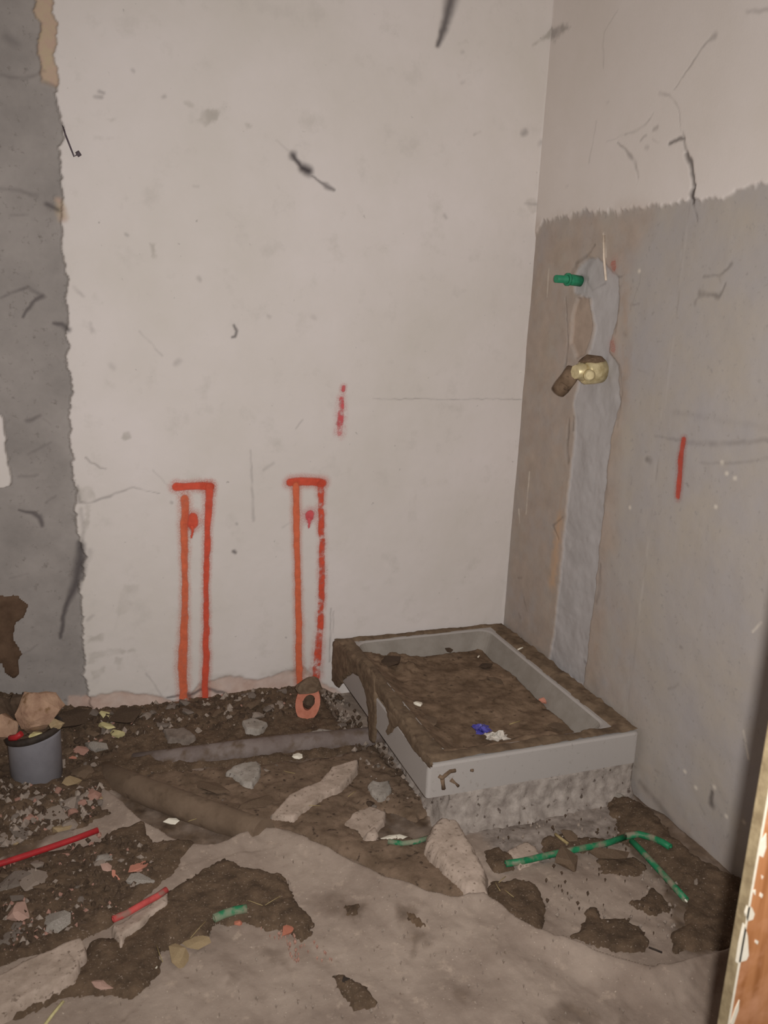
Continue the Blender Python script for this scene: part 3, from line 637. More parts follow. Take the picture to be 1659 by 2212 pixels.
tray = thing('shower_tray', 'white enamelled shower tray caked with mud on a mortar bed in the corner', 'shower tray', (-0.353, -0.455, TB))
def rrect(x0, x1, y0, y1, r, z, n=6):
    out = []
    for cx, cy, a0 in ((x1 - r, y1 - r, 0), (x0 + r, y1 - r, 90), (x0 + r, y0 + r, 180), (x1 - r, y0 + r, 270)):
        for k in range(n + 1):
            a = math.radians(a0 + 90 * k / n); out.append((cx + r * math.cos(a), cy + r * math.sin(a), z))
    return out
ox, oy, oz = tray.location
X0, X1, Y0, Y1 = -0.698, -0.008, -0.898, -0.010
loops = [rrect(X0 + 0.012, X1 - 0.012, Y0 + 0.012, Y1 - 0.012, 0.006, TB), rrect(X0, X1, Y0, Y1, 0.010, TB), rrect(X0, X1, Y0, Y1, 0.012, TZ - 0.008), rrect(X0 + 0.003, X1 - 0.003, Y0 + 0.003, Y1 - 0.003, 0.012, TZ - 0.002),
         rrect(X0 + 0.009, X1 - 0.009, Y0 + 0.009, Y1 - 0.009, 0.012, TZ), rrect(X0 + 0.070, X1 - 0.075, Y0 + 0.050, Y1 - 0.032, 0.045, TZ), rrect(X0 + 0.075, X1 - 0.082, Y0 + 0.055, Y1 - 0.038, 0.045, TZ - 0.004),
         rrect(X0 + 0.105, X1 - 0.122, Y0 + 0.085, Y1 - 0.070, 0.05, TZ - 0.088), rrect(X0 + 0.125, X1 - 0.15, Y0 + 0.11, Y1 - 0.1, 0.05, TZ - 0.094)]
V = [(v[0] - ox, v[1] - oy, v[2] - oz) for l in loops for v in l]; n = len(loops[0]); Fc = []
for i in range(len(loops) - 1):
    for k in range(n):
        Fc.append((i * n + k, i * n + (k + 1) % n, (i + 1) * n + (k + 1) % n, (i + 1) * n + k))
Fc.append(tuple((len(loops) - 1) * n + k for k in range(n))); Fc.append(tuple(reversed(range(n))))
basin = newmesh('basin', V, Fc, CERAM, tray, smooth=False)
basin.data.materials.append(simple('dusty_enamel', (0.33, 0.298, 0.262, 1), (0.27, 0.24, 0.205, 1), 14, 0.8, 0.2))
for f in basin.data.polygons:
    if 6 * n <= min(f.vertices) and f.index < len(Fc) - 1: f.material_index = 1
def local(o, root):
    o.parent = root; o.matrix_parent_inverse = Matrix.Translation(root.location).inverted(); return o
# mud on the rim (a ring), as one crust
def ring_mud():
    step = 0.005
    xs = np.arange(X0 + 0.002, X1, step); ys = np.arange(Y0 + 0.002, Y1 + 0.001, step)
    x, y = np.meshgrid(xs, ys, indexing='ij'); sh = x.shape; x = x.ravel(); y = y.ravel()
    def rr(x0, x1, y0, y1): return np.minimum(np.minimum(x - x0, x1 - x), np.minimum(y - y0, y1 - y))
    so = rr(X0 + 0.002, X1 + 0.01, Y0 + 0.004, Y1 + 0.006); si = -rr(X0 + 0.072, X1 - 0.066, Y0 + 0.052, Y1 - 0.026)
    n1 = fbm(x, y, 0.05, 501, 4, 0.6); n2 = fbm(x, y, 0.02, 511, 3)
    front = sstep((Y0 + 0.10 - y) / 0.06)
    sd = np.minimum(so + 0.004, si) + 0.008 * n1
    thick = 0.004 + 0.007 * np.clip(n1 + 0.3, 0, 1) + 0.006 * sstep((x + 0.12) / 0.1) * np.clip(n2 + 0.2, 0, 1) + 0.012 * np.exp(-((x - X0 - 0.06) ** 2 + (y - Y1 + 0.08) ** 2) / 0.006)
    h = np.where(sd > 0, thick * np.sqrt(np.clip(sd / 0.02, 0, 1)), -0.004)
    keep = ((sd > -step) & (so > -0.001)).reshape(sh)
    q = keep[:-1, :-1] & keep[1:, :-1] & keep[1:, 1:] & keep[:-1, 1:]
    idx = np.arange(sh[0] * sh[1]).reshape(sh); Q = np.stack([idx[:-1, :-1][q], idx[1:, :-1][q], idx[1:, 1:][q], idx[:-1, 1:][q]], 1)
    used = np.unique(Q); rm = np.zeros(sh[0] * sh[1], int); rm[used] = np.arange(len(used))
    return newmesh('mud_crust', np.stack([x, y, TZ + h], 1)[used], rm[Q], RIMMUD)
crust = local(ring_mud(), tray); crust['label'] = 'crust of brown mud dried on the tray rim'; crust['kind'] = 'stuff'
# mud fill in the basin: slumps up over the left rim
def fillz():
    step = 0.005
    x0, x1, y0, y1 = X0 + 0.02, X1 - 0.105, Y0 + 0.02, Y1 - 0.056
    xs = np.arange(x0, x1 + 0.004, step); ys = np.arange(y0, y1 + 0.004, step)
    x, y = np.meshgrid(xs, ys, indexing='ij'); sh = x.shape; x = x.ravel(); y = y.ravel()
    n1 = fbm(x, y, 0.16, 521, 4); n2 = fbm(x, y, 0.035, 531, 4, 0.62)
    lv = TZ - 0.066 + 0.012 * n1 + 0.006 * n2
    lv = lv + np.maximum(0.068 * sstep((X0 + 0.19 - x) / 0.15) * (0.9 + 0.2 * n1), 0.064 * sstep((Y0 + 0.15 - y) / 0.09) * sstep((-0.12 - x) / 0.15))
    lv = lv + 0.028 * np.exp(-((x + 0.50) ** 2 + (y + 0.13) ** 2) / 0.008) * (1 + 0.8 * n2)
    inn = np.minimum(np.minimum(x - x0, x1 - x), np.minimum(y - y0, y1 - y))
    lim = np.where(inn < 0.012, lv - 0.02 * (1 - inn / 0.012), lv)
    keep = (inn >= -1).reshape(sh)
    idx = np.arange(sh[0] * sh[1]).reshape(sh); q = keep[:-1, :-1]
    Q = np.stack([idx[:-1, :-1][q], idx[1:, :-1][q], idx[1:, 1:][q], idx[:-1, 1:][q]], 1)
    return newmesh('mud_fill', np.stack([x, y, lim], 1), Q, MUD)
fill = tag(fillz(), 'uneven brown mud and dirt filling the shower tray', 'mud', kind='stuff')
# mud runs down the left side of the tray
def face_mud(pts_px, T, seed):
    P = [tuple(WR(px, py, X0)[1:]) for px, py in pts_px]; p = np.array(P); st = 0.003
    u, v = np.meshgrid(np.arange(p[:, 0].min() - .02, p[:, 0].max() + .02, st), np.arange(p[:, 1].min() - .02, p[:, 1].max() + .02, st), indexing='ij'); sh = u.shape; u = u.ravel(); v = v.ravel()
    sd = sdpoly(u, v, P) + 0.005 * fbm(u, v, 0.02, 840 + seed, 3)
    h = np.where(sd > 0, T * np.sqrt(np.clip(sd / 0.010, 0, 1)) * (1 + 0.5 * fbm(u, v, 0.02, 850 + seed, 3)), -0.004)
    keep = (sd > -st * 1.5).reshape(sh); q = keep[:-1, :-1] & keep[1:, :-1] & keep[1:, 1:] & keep[:-1, 1:]
    idx = np.arange(sh[0] * sh[1]).reshape(sh); Q = np.stack([idx[:-1, :-1][q], idx[1:, :-1][q], idx[1:, 1:][q], idx[:-1, 1:][q]], 1)
    used = np.unique(Q); rm = np.zeros(sh[0] * sh[1], int); rm[used] = np.arange(len(used))
    return local(newmesh('mud_run', np.stack([X0 - h, u, v], 1)[used], rm[Q][:, ::-1], RIMMUD), tray)
random.seed(5)
face_mud([(720, 1384), (760, 1412), (792, 1440), (812, 1468), (814, 1560), (808, 1604), (799, 1600), (797, 1540), (790, 1492), (776, 1462), (762, 1454), (744, 1468), (730, 1486), (718, 1470)], 0.006, 1)
face_mud([(832, 1520), (868, 1560), (858, 1568), (848, 1582), (838, 1588), (834, 1580), (842, 1562)], 0.005, 2)
face_mud([(800, 1448), (850, 1528), (900, 1605), (932, 1650), (926, 1658), (890, 1616), (850, 1552), (806, 1486)], 0.003, 3)

def front_stain(pts, T=0.0025):
    P = [tuple(WB(px, py, Y0 - 0.001)) for px, py in pts]
    o = tube('mud_splash', P, 0.006, MUD, sides=6, rs=[0.003 + 0.004 * random.random() for _ in P]); return local(o, tray)
front_stain([(984, 1664), (972, 1666), (962, 1674), (955, 1680), (948, 1676)]); front_stain([(974, 1684), (984, 1692), (990, 1698)]); front_stain([(955, 1682), (957, 1695), (958, 1704)]); front_stain([(1016, 1668 - 4), (1022, 1664)])

# ------------------------------------------------------------------ rocks, chips and slabs
def rock_mesh(seed, squash=0.7, n=16):
    rnd = random.Random(seed); bm = bmesh.new()
    for _ in range(n):
        v = Vector((rnd.gauss(0, 1), rnd.gauss(0, 1), rnd.gauss(0, 1))).normalized()
        e = 0.78 + 0.3 * rnd.random()
        bm.verts.new((v.x * 0.5 * e * 1.15, v.y * 0.5 * e * 0.9, v.z * 0.5 * e * squash))
    bmesh.ops.convex_hull(bm, input=bm.verts)
    bmesh.ops.delete(bm, geom=[v for v in bm.verts if not v.link_faces], context='VERTS')
    bmesh.ops.recalc_face_normals(bm, faces=bm.faces)
    me = bpy.data.meshes.new('rubble_chip'); bm.to_mesh(me); bm.free(); me.materials.append(RCOL['grey']); return me
ROCKS = [rock_mesh(s, 0.45 + 0.1 * (s % 5)) for s in range(10)]
def rock(name, px, py, size_px, m, seed, z=None, squash=1.0, up=0.3, rot=None, stretch=1.0, on=None):
    rnd = random.Random(seed * 7 + 3)
    p = F(px, py, 0.03 if z is None else z)
    if z is None:
        for _ in range(3): p = F(px, py, float(floorz(p[0], p[1])) + 0.012)
    zz = (float(floorz(p[0], p[1])) + 0.008) if z is None else z
    s = size_px * np.linalg.norm(p - CAM) / FPX
    o = bpy.data.objects.new(name, ROCKS[seed % len(ROCKS)]); C.objects.link(o)
    o.material_slots[0].link = 'OBJECT'; o.material_slots[0].material = m
    o.location = (p[0], p[1], zz + s * 0.22 * squash * up / 0.3 * 0.5)
    o.rotation_euler = (rnd.uniform(-.25, .25), rnd.uniform(-.25, .25), rnd.uniform(0, 6.28) if rot is None else rot)
    o.scale = (s * stretch, s, s * squash)
    return o
def inside_px(poly, rnd):
    xs = [p[0] for p in poly]; ys = [p[1] for p in poly]
    while True:
        x, y = rnd.uniform(min(xs), max(xs)), rnd.uniform(min(ys), max(ys))
        if inpoly(np.array([x]), np.array([y]), poly)[0]: return x, y
regions = [
 ('along the white wall foot', [(205, 1530), (440, 1510), (640, 1490), (650, 1530), (560, 1545), (420, 1560), (280, 1570)], 66, (10, 38), ['grey', 'brown', 'dark brown', 'brown', 'pale', 'grey'], 1),
 ('piled right of the grey pipe stub', [(132, 1520), (205, 1535), (262, 1580), (250, 1650), (215, 1690), (135, 1690)], 40, (11, 36), ['brown', 'dark brown', 'pale', 'grey', 'pinkish'], 2),
 ('strewn below the grey pipe stub', [(0, 1715), (130, 1705), (225, 1700), (205, 1770), (100, 1800), (0, 1830)], 52, (12, 44), ['pale', 'grey', 'brown', 'pinkish', 'tan', 'pale'], 3),
 ('in the dirt around the red conduit', [(0, 1880), (100, 1845), (215, 1820), (320, 1840), (330, 1880), (270, 1930), (150, 2000), (0, 2050)], 44, (10, 32), ['brown', 'grey', 'dark brown', 'pale', 'pinkish'], 4),
 ('in the dirt between the buried pipes', [(330, 1680), (560, 1660), (800, 1620), (880, 1720), (760, 1760), (640, 1770), (480, 1740)], 22, (10, 24), ['brown', 'dark brown', 'grey'], 5),
 ('under the left edge of the shower tray', [(740, 1500), (790, 1560), (860, 1650), (920, 1720), (860, 1720), (800, 1640), (700, 1560)], 26, (10, 26), ['pale', 'grey', 'dark brown', 'brown'], 6),
]
ORD = ['leftmost', 'second', 'third', 'fourth', 'fifth', 'sixth', 'seventh', 'eighth', 'ninth', 'tenth', 'eleventh', 'twelfth']
for where, poly, cnt, (s0, s1), cols, sd_ in regions:
    rnd = random.Random(sd_ * 101); big = {}
    for i in range(cnt):
        x, y = inside_px(poly, rnd); s = s0 + (s1 - s0) * rnd.random() ** 2.0; cn = cols[i % len(cols)]
        o = rock('rubble_chip', x, y, s, RCOL[cn], rnd.randrange(1000), squash=0.8)
        tag(o, f'small {cn} rubble chip {where}', 'rubble', f'{cn} rubble chips {where}')
        if s > s0 + 0.42 * (s1 - s0): big.setdefault(cn, []).append((x, o))
    for cn, L in big.items():
        L.sort(key=lambda t: t[0])
        for k, (x, o) in enumerate(L[:12]):
            o['label'] = f'larger {cn} rubble chip {where}, ' + (ORD[0] if k == 0 else ORD[k] + ' from left')

def slabpiece(name, pts, T, m, label, cat, z=0.02, seed=0, lift=0.0, tilt=(0, 0), step=0.0045, edge=0.007, rough=0.08, jag=0.005):
    poly = fpoly(pts, z + T); c = np.array(poly).mean(0); zc = float(floorz(c[0], c[1])) + 0.006 + lift
    o = patch(name, poly, T, m, edge=edge, seed=seed, rough=rough, jag=jag, js=0.02, step=step, flat=True, rs=0.02, sink=0.012,
              top=lambda x, y: zc + tilt[0] * (x - c[0]) + tilt[1] * (y - c[1]))
    return tag(o, label, cat)
slabpiece('mortar_chunk', [(484, 1658), (506, 1642), (556, 1632), (566, 1642), (562, 1662), (545, 1684), (526, 1682), (502, 1664)], 0.028, CONCG, 'pale grey angular mortar chunk in front of the long dusty pipe', 'mortar chunk', seed=31)
slabpiece('mortar_slab', [(580, 1748), (600, 1732), (620, 1706), (655, 1690), (690, 1678), (715, 1648), (778, 1630), (770, 1656), (740, 1690), (690, 1715), (634, 1756)], 0.026, CONC, 'long pale mortar slab pointing from the pit towards the shower tray', 'mortar slab', seed=32, tilt=(0.03, 0.0))
slabpiece('mortar_chunk', [(791, 1682), (805, 1670), (822, 1676), (842, 1670), (848, 1692), (836, 1706), (818, 1712), (802, 1700)], 0.022, CONCG, 'pale heart-shaped mortar chunk left of the tray corner', 'mortar chunk', seed=33)
slabpiece('mortar_chunk', [(718, 1758), (770, 1740), (800, 1728), (836, 1740), (832, 1760), (806, 1792), (780, 1800), (752, 1796), (740, 1774)], 0.012, CONC, 'flat pale screed flake between the long slab and the tray corner', 'mortar chunk', seed=34)
slabpiece('mortar_chunk', [(784, 1798), (812, 1778), (818, 1796), (806, 1804)], 0.018, CONC, 'small pale wedge lying on the flat screed flake', 'mortar chunk', seed=35, lift=0.01)
slabpiece('concrete_slab', [(-30, 2112), (60, 2062), (175, 2014), (186, 2026), (186, 2046), (176, 2068), (164, 2098), (80, 2140), (-30, 2190)], 0.035, CONC, 'large pale concrete slab piece at the lower left edge', 'concrete slab', z=0.03, seed=36, step=0.005)
slabpiece('mortar_slab', [(240, 1992), (262, 1984), (300, 1960), (348, 1928), (366, 1922), (362, 1944), (330, 1966), (306, 1990), (276, 2006), (262, 2034), (250, 2018)], 0.020, CONC, 'pale mortar slab lying beside the dusty red conduit', 'mortar slab', z=0.03, seed=37)
slabpiece('screed_flake', [(1095, 1826), (1140, 1806), (1162, 1820), (1168, 1840), (1124, 1858)], 0.010, CONC, 'pale screed flake just behind the left end of the green pipe', 'screed flake', seed=38)
slabpiece('mortar_chunk', [(640, 1576), (690, 1562), (738, 1566), (742, 1576), (700, 1582)], 0.02, CONCG, 'narrow pale mortar chip between the terracotta ring and the dusty pipe', 'mortar chunk', seed=39)
slabpiece('mortar_chunk', [(520, 1548), (548, 1540), (580, 1552), (560, 1572), (528, 1566)], 0.024, CONCG, 'flat grey stone on the dirt bank below the right red rectangle', 'mortar chunk', seed=40)
slabpiece('mortar_chunk', [(350, 1566), (400, 1562), (425, 1580), (400, 1592), (360, 1588)], 0.026, RCOL['grey'], 'flat brownish grey stone on the dirt bank below the left red rectangle', 'mortar chunk', seed=41)

# thick broken mortar block lying in the pit
slabpiece('mortar_block', [(918, 1806), (928, 1778), (950, 1756), (992, 1762), (1006, 1782), (1058, 1862), (1056, 1894), (1010, 1898), (958, 1858)], 0.046, CONC, 'thick wedge-shaped mortar block below the front left corner of the tray', 'mortar block',
          seed=42, edge=0.022, rough=0.05, jag=0.006, tilt=(0.0, 0.10), step=0.0035)

singles = [
 ('plaster_chunk', 40, 1972, 52, PINK, 'pale pink half-round plaster chunk at the far left above the concrete slab', 0.7, 4, 1.0),
 ('mortar_lump', 120, 1996, 62, CONCG, 'knobbly light grey mortar lump just above the concrete slab', 0.7, 5, 1.0),
 ('plaster_chunk', 226, 2124, 44, PINK, 'triangular pale pink chip in the dirt near the bottom left', 0.5, 1, 1.0),
 ('tile_shard', 302, 1868, 46, SALMON, 'salmon tile shard in the rubble behind the dusty red conduit', 0.35, 2, 1.3),
 ('tile_shard', 288, 2012, 24, SALMON, 'small pink tile shard beside the pale slab of the dusty red conduit', 0.4, 3, 1.0),
 ('tile_shard', 266, 1890, 30, SALMON, 'thin salmon tile splinter next to the larger salmon shard', 0.3, 6, 1.8),
 ('mortar_lump', 232, 1853, 38, CONCG, 'pale bluish grey mortar crumb above the salmon shards', 0.6, 7, 1.2),
 ('mortar_lump', 306, 1903, 42, CONCG, 'oval grey flat pebble below the salmon shards', 0.35, 8, 1.3),
 ('plaster_chunk', 228, 1876, 28, PINK, 'light pink plaster crumb left of the salmon shards', 0.7, 9, 1.0),
 ('mortar_lump', 68, 1742, 66, RCOL['pale'], 'large pale pinkish mortar lump below the grey pipe stub', 0.6, 4, 1.0),
 ('mortar_lump', 112, 1758, 50, RCOL['pale'], 'crumbly pale lump right of the largest lump below the pipe stub', 0.6, 2, 1.0),
 ('mortar_lump', 200, 1715, 44, RCOL['pale'], 'pale mortar lump by the left end of the screed edge', 0.5, 0, 1.2),
 ('mortar_lump', 78, 1900, 60, RCOL['pale'], 'crumbled pale mortar lump just below the bright red conduit', 0.5, 1, 1.2),
 ('mortar_lump', 205, 1612, 46, CONCG, 'rounded olive grey pebble lying right of the pipe stub', 0.6, 3, 1.5),
 ('mortar_lump', 20, 1762, 46, RCOL['pale'], 'pale lump at the very left edge below the pipe stub', 0.6, 1, 1.2),
 ('mortar_lump', 40, 1790, 44, RCOL['grey'], 'grey flat lump at the left edge between pipe stub and red conduit', 0.4, 2, 1.5),
 ('mortar_lump', 150, 1690, 40, RCOL['tan'], 'tan lump touching the right foot of the pipe stub', 0.6, 3, 1.0),
 ('mortar_lump', 130, 1655, 36, RCOL['pale'], 'pale lump against the right side of the pipe stub', 0.7, 4, 1.1),
 ('mortar_lump', 175, 1672, 48, RCOL['brown'], 'brown round lump right of the pipe stub, behind the screed tip', 0.7, 5, 1.0),
 ('mortar_lump', 30, 1905, 50, RCOL['grey'], 'grey crumbly lump under the left end of the red conduit', 0.5, 6, 1.3),
 ('mortar_lump', 30, 2020, 40, RCOL['grey'], 'grey flat lump just above the large concrete slab, at the left edge', 0.4, 7, 1.6),
 ('mortar_lump', 25, 1660, 40, RCOL['dark brown'], 'dark lump left of the pipe stub', 0.7, 8, 1.2),
 ('mortar_lump', 152, 1565, 74, RCOL['dark brown'], 'large dark dirt lump against the scar, right of the pipe stub', 0.6, 9, 1.2),
 ('brick_chip', 150, 1634, 26, SALMON, 'small red brick chip right of the pipe stub', 0.6, 5, 1.4),
 ('foam_chip', 228, 1546, 30, FOAM, 'pale yellow foam chip at the foot of the white wall, rearmost of three', 0.8, 6, 1.0),
 ('foam_chip', 231, 1568, 34, FOAM, 'pale yellow foam chip in the middle of three by the white wall', 0.7, 7, 1.2),
 ('foam_chip', 252, 1586, 36, FOAM, 'brightest pale yellow foam chip, frontmost of three by the white wall', 0.7, 8, 1.0),
 ('foam_chip', 369, 1776, 26, WHITEC, 'bone-shaped cream chip lying against the mortar-crusted pipe', 0.6, 9, 1.3),
 ('brick_chip', 622, 2008, 30, TERRA, 'terracotta brick chip at the right end of the curved dirt heap', 0.6, 2, 1.2),
 ('brick_chip', 515, 1992, 17, TERRA, 'tiny dark red chip just below the dusty green offcut', 0.8, 3, 1.0),
 ('brick_chip', 385, 2066, 48, RCOL['tan'], 'tan plaster chip with a reddish side at the edge of the curved heap', 0.5, 4, 1.3),
 ('brick_chip', 425, 2034, 36, RCOL['tan'], 'flat tan brick splinter lying right of the tan plaster chip', 0.4, 5, 1.6),
 ('plastic_crumb', 337, 2088, 9, WHITEC, 'tiny white crumb below the tan plaster chip', 0.8, 6, 1.0),
 ('dirt_clod', 1222, 1858, 62, RCOL['brown'], 'oval brown dirt clod lying over the long green pipe', 0.75, 7, 0.9),
 ('dirt_clod', 1312, 1846, 56, RCOL['brown'], 'wide brown dirt clod in front of the long green pipe', 0.6, 8, 1.4),
 ('dirt_clod', 1228, 1806, 34, RCOL['brown'], 'flat round clod behind the long green pipe', 0.5, 9, 1.2),
 ('dark_knob', 748, 2116, 19, RUBBER, 'round dark knob on the lone dirt clump near the bottom edge', 1.0, 1, 1.0),
 ('mortar_lump', 578, 1662, 24, RCOL['pale'], 'small pale lump right of the angular mortar chunk', 0.6, 0, 1.0),
 ('mortar_lump', 645, 1632, 22, WHITEC, 'white lump under the lower side of the long dusty pipe', 0.6, 1, 1.3),
 ('mortar_lump', 912, 1722, 20, RCOL['pale'], 'small pale lump under the front left corner of the tray', 0.6, 2, 1.0),
 ('mortar_lump', 1330, 1716, 40, CONCG, 'pale grey mortar lump ringed by dirt at the right foot of the mortar bed', 0.5, 3, 1.4),
 ('mortar_lump', 1505, 1905, 22, RCOL['pale'], 'pale lump in the dirt strip near the wooden board', 0.5, 4, 1.0),
 ('mortar_lump', 850, 1808, 26, WHITEC, 'whitish crumbly lump left of the thick mortar block', 0.4, 5, 2.0),
 ('mortar_lump', 950, 1728, 34, RCOL['dark brown'], 'dark dirt lump under the tray corner, left of the mortar bed', 0.8, 6, 1.2),
 ('dirt_clod', 455, 1700, 60, RCOL['brown'], 'low brown clod on the dirt fill behind the mortar-crusted pipe', 0.4, 7, 1.5),
 ('dirt_clod', 545, 1738, 62, RCOL['brown'], 'broad brown clod left of the long pale slab', 0.4, 8, 1.3),
 ('stone', 270, 1555, 64, RCOL['dark brown'], 'large dark brown stone against the wall right of the yellow foam chips', 0.7, 9, 1.1),
]
for nm, px, py, s, mt, lab, sq, sd_, st in singles:
    o = rock(nm, px, py, s, mt, sd_ + 10 * len(lab), squash=sq, stretch=st, up=0.4)
    cat = {'dark_knob': 'knob'}.get(nm, nm.replace('_', ' '))
    tag(o, lab, cat)

# loose gravel too fine to count, one object
def gravel(name, regs, m, label, seed):
    rnd = random.Random(seed); V = []; Fc = []
    for poly, cnt, s0, s1 in regs:
        pts = [inside_px(poly, rnd) for _ in range(cnt)]
        W_ = np.array([F(x, y, 0.03) for x, y in pts]); zz = floorz(W_[:, 0], W_[:, 1])
        for (wx, wy, _), z in zip(W_, zz):
            s = s0 + (s1 - s0) * rnd.random() ** 2; n0 = len(V); a = rnd.uniform(0, 6.28)
            for k in range(4):
                r = s * rnd.uniform(0.6, 1.2); V.append((wx + r * math.cos(a + k * 1.57), wy + r * math.sin(a + k * 1.57), z + s * rnd.uniform(0.1, 0.5) + 0.008))
            V.append((wx, wy, z + s * rnd.uniform(0.8, 1.3) + 0.010)); V.append((wx, wy, z))
            for k in range(4):
                Fc.append((n0 + k, n0 + (k + 1) % 4, n0 + 4)); Fc.append((n0 + (k + 1) % 4, n0 + k, n0 + 5))
    o = newmesh(name, V, Fc, m, smooth=False); return tag(o, label, 'gravel', kind='stuff')
RUB = [(0, 1700), (130, 1700), (225, 1700), (205, 1775), (100, 1810), (0, 1850)]
WALLF = [(200, 1525), (440, 1505), (640, 1485), (700, 1510), (650, 1540), (560, 1555), (420, 1575), (280, 1590), (130, 1690), (130, 1510)]
LEFT = [(0, 1880), (215, 1810), (320, 1830), (340, 1880), (250, 1960), (100, 2030), (0, 2060)]
SLABF = [(200, 2200), (420, 2050), (640, 2040), (900, 2050), (1300, 2100), (1550, 2100), (1540, 2212), (0, 2212)]
SLABR = [(560, 1830), (900, 1940), (1060, 1960), (1250, 2060), (1100, 2100), (700, 2020)]
PIT = [(1000, 1760), (1370, 1700), (1440, 1830), (1480, 1940), (1440, 2030), (1200, 1960), (1130, 1900), (1180, 1850)]
TRAYL = [(690, 1500), (745, 1490), (860, 1640), (930, 1740), (840, 1720), (770, 1620)]
gravel('gravel', [(RUB, 260, 0.004, 0.016), (WALLF, 240, 0.004, 0.016), (LEFT, 110, 0.003, 0.012), (SLABF, 60, 0.0016, 0.004), (SLABR, 50, 0.0016, 0.004), (PIT, 120, 0.002, 0.007), (TRAYL, 120, 0.004, 0.013)], RCOL['pale'], 'pale fine mortar crumbs scattered over the dirt and the floor', 1)
gravel('gravel', [(RUB, 500, 0.004, 0.014), (WALLF, 900, 0.004, 0.016), (LEFT, 500, 0.004, 0.012), (PIT, 90, 0.002, 0.006), (TRAYL, 200, 0.004, 0.013)], RCOL['dark brown'], 'dark fine dirt crumbs scattered over the rubble and the floor', 2)
gravel('gravel', [(RUB, 70, 0.004, 0.010), (WALLF, 60, 0.004, 0.010), (LEFT, 70, 0.004, 0.010), ([(560, 2000), (660, 2010), (740, 2070), (650, 2080)], 40, 0.002, 0.005)], RCOL['pinkish'], 'fine pinkish brick crumbs among the rubble', 3)

# ------------------------------------------------------------------ grey pipe stub with rubble on its mouth
pb = F(79, 1690, 0.03); PX, PY = pb[0], pb[1] + 0.045; PR = 0.073; PZ0 = float(floorz(PX, PY)) - 0.01; PZ1 = 0.178
stub = thing('pipe_stub', 'short grey plastic waste pipe standing upright in the rubble at the left', 'waste pipe', (PX, PY, PZ0))
def lathe(name, prof, m, c, parent=None, seg=32):
    V = []; Fc = []
    for r, z in prof:
        for k in range(seg):
            a = 2 * math.pi * k / seg; V.append((c[0] + r * math.cos(a), c[1] + r * math.sin(a), c[2] + z))
    for i in range(len(prof) - 1):
        for k in range(seg):
            Fc.append((i * seg + k, i * seg + (k + 1) % seg, (i + 1) * seg + (k + 1) % seg, (i + 1) * seg + k))
    return newmesh(name, V, Fc, m, parent)
Hs = PZ1 - PZ0
lathe('pipe_wall', [(PR - 0.003, 0), (PR, 0.002), (PR, Hs - 0.012), (PR + 0.001, Hs - 0.002), (PR - 0.002, Hs), (PR - 0.006, Hs - 0.002), (PR - 0.006, 0.01)], PVC, (0, 0, 0), stub)
gk = lathe('rubber_gasket', [(PR + 0.001, -0.012), (PR + 0.008, -0.008), (PR + 0.009, 0.004), (PR + 0.004, 0.010), (PR - 0.006, 0.008), (PR - 0.008, -0.006)], RUBBER, (0, 0, 0), stub)
gk.location = (0, 0, Hs - 0.004); gk.rotation_euler = (math.radians(-6), math.radians(-12), 0)
def plug():
    s = 28; V = [(PX, PY, PZ1 - 0.005)]; Fc = []
    for i in range(1, 6):
        for k in range(s):
            a = 2 * math.pi * k / s; r = (PR - 0.007) * i / 5
            V.append((PX + r * math.cos(a), PY + r * math.sin(a), PZ1 - 0.012 + 0.012 * math.sin(3 * a + i) * (1 - i / 6)))
    for k in range(s): Fc.append((0, 1 + k, 1 + (k + 1) % s))
    for i in range(4):
        for k in range(s): Fc.append((1 + i * s + k, 1 + i * s + (k + 1) % s, 1 + (i + 1) * s + (k + 1) % s, 1 + (i + 1) * s + k))
    for k in range(0): pass
    return newmesh('dirt_plug', V, Fc, DIRT)
tag(plug(), 'dirt packed in the mouth of the grey pipe stub', 'dirt', kind='stuff')
def lump(name, c, s, m, seed, label, cat, sub=3):
    """an angular broken lump: facets from a hull, roughened"""
    rnd = random.Random(seed); bm = bmesh.new()
    for _ in range(22):
        v = Vector((rnd.gauss(0, 1), rnd.gauss(0, 1), rnd.gauss(0, 1))).normalized() * rnd.uniform(0.88, 1.12); bm.verts.new(v)
    bmesh.ops.convex_hull(bm, input=bm.verts)
    bmesh.ops.delete(bm, geom=[v for v in bm.verts if not v.link_faces], context='VERTS')
    bmesh.ops.triangulate(bm, faces=bm.faces[:])
    bmesh.ops.subdivide_edges(bm, edges=bm.edges[:], cuts=2, use_grid_fill=True)
    for v in bm.verts:
        n = v.co; q = 1 + 0.10 * float(fbm(np.array([n.x * 1.3 + n.z]), np.array([n.y * 1.3 - n.z * 0.7]), 0.5, seed, 4, 0.6)[0])
        v.co = Vector((n.x * s[0] * q, n.y * s[1] * q, n.z * s[2] * q)) + Vector(c)
    return tag(bmobj(name, bm, m, smooth=False), label, cat)
lump('plaster_lump', (PX + 0.016, PY - 0.005, PZ1 + 0.056), (0.066, 0.055, 0.078), LUMP, 601, 'large cream and pink plaster lump lying on the mouth of the pipe stub', 'plaster lump')
lump('plaster_lump', (PX - 0.085, PY + 0.01, PZ1 + 0.012), (0.045, 0.05, 0.045), LUMP, 611, 'reddish plaster lump overhanging the left rim of the pipe stub', 'plaster lump')
lump('plaster_lump', (PX + 0.005, PY - 0.052, PZ1 + 0.006), (0.030, 0.016, 0.012), FOAM, 621, 'small yellowish chip at the front rim of the pipe stub', 'plaster chip', 2)
lump('plaster_lump', (PX + 0.060, PY - 0.030, PZ1 + 0.024), (0.024, 0.02, 0.016), RCOL['tan'], 631, 'tan chip at the right rim of the pipe stub', 'plaster chip', 2)
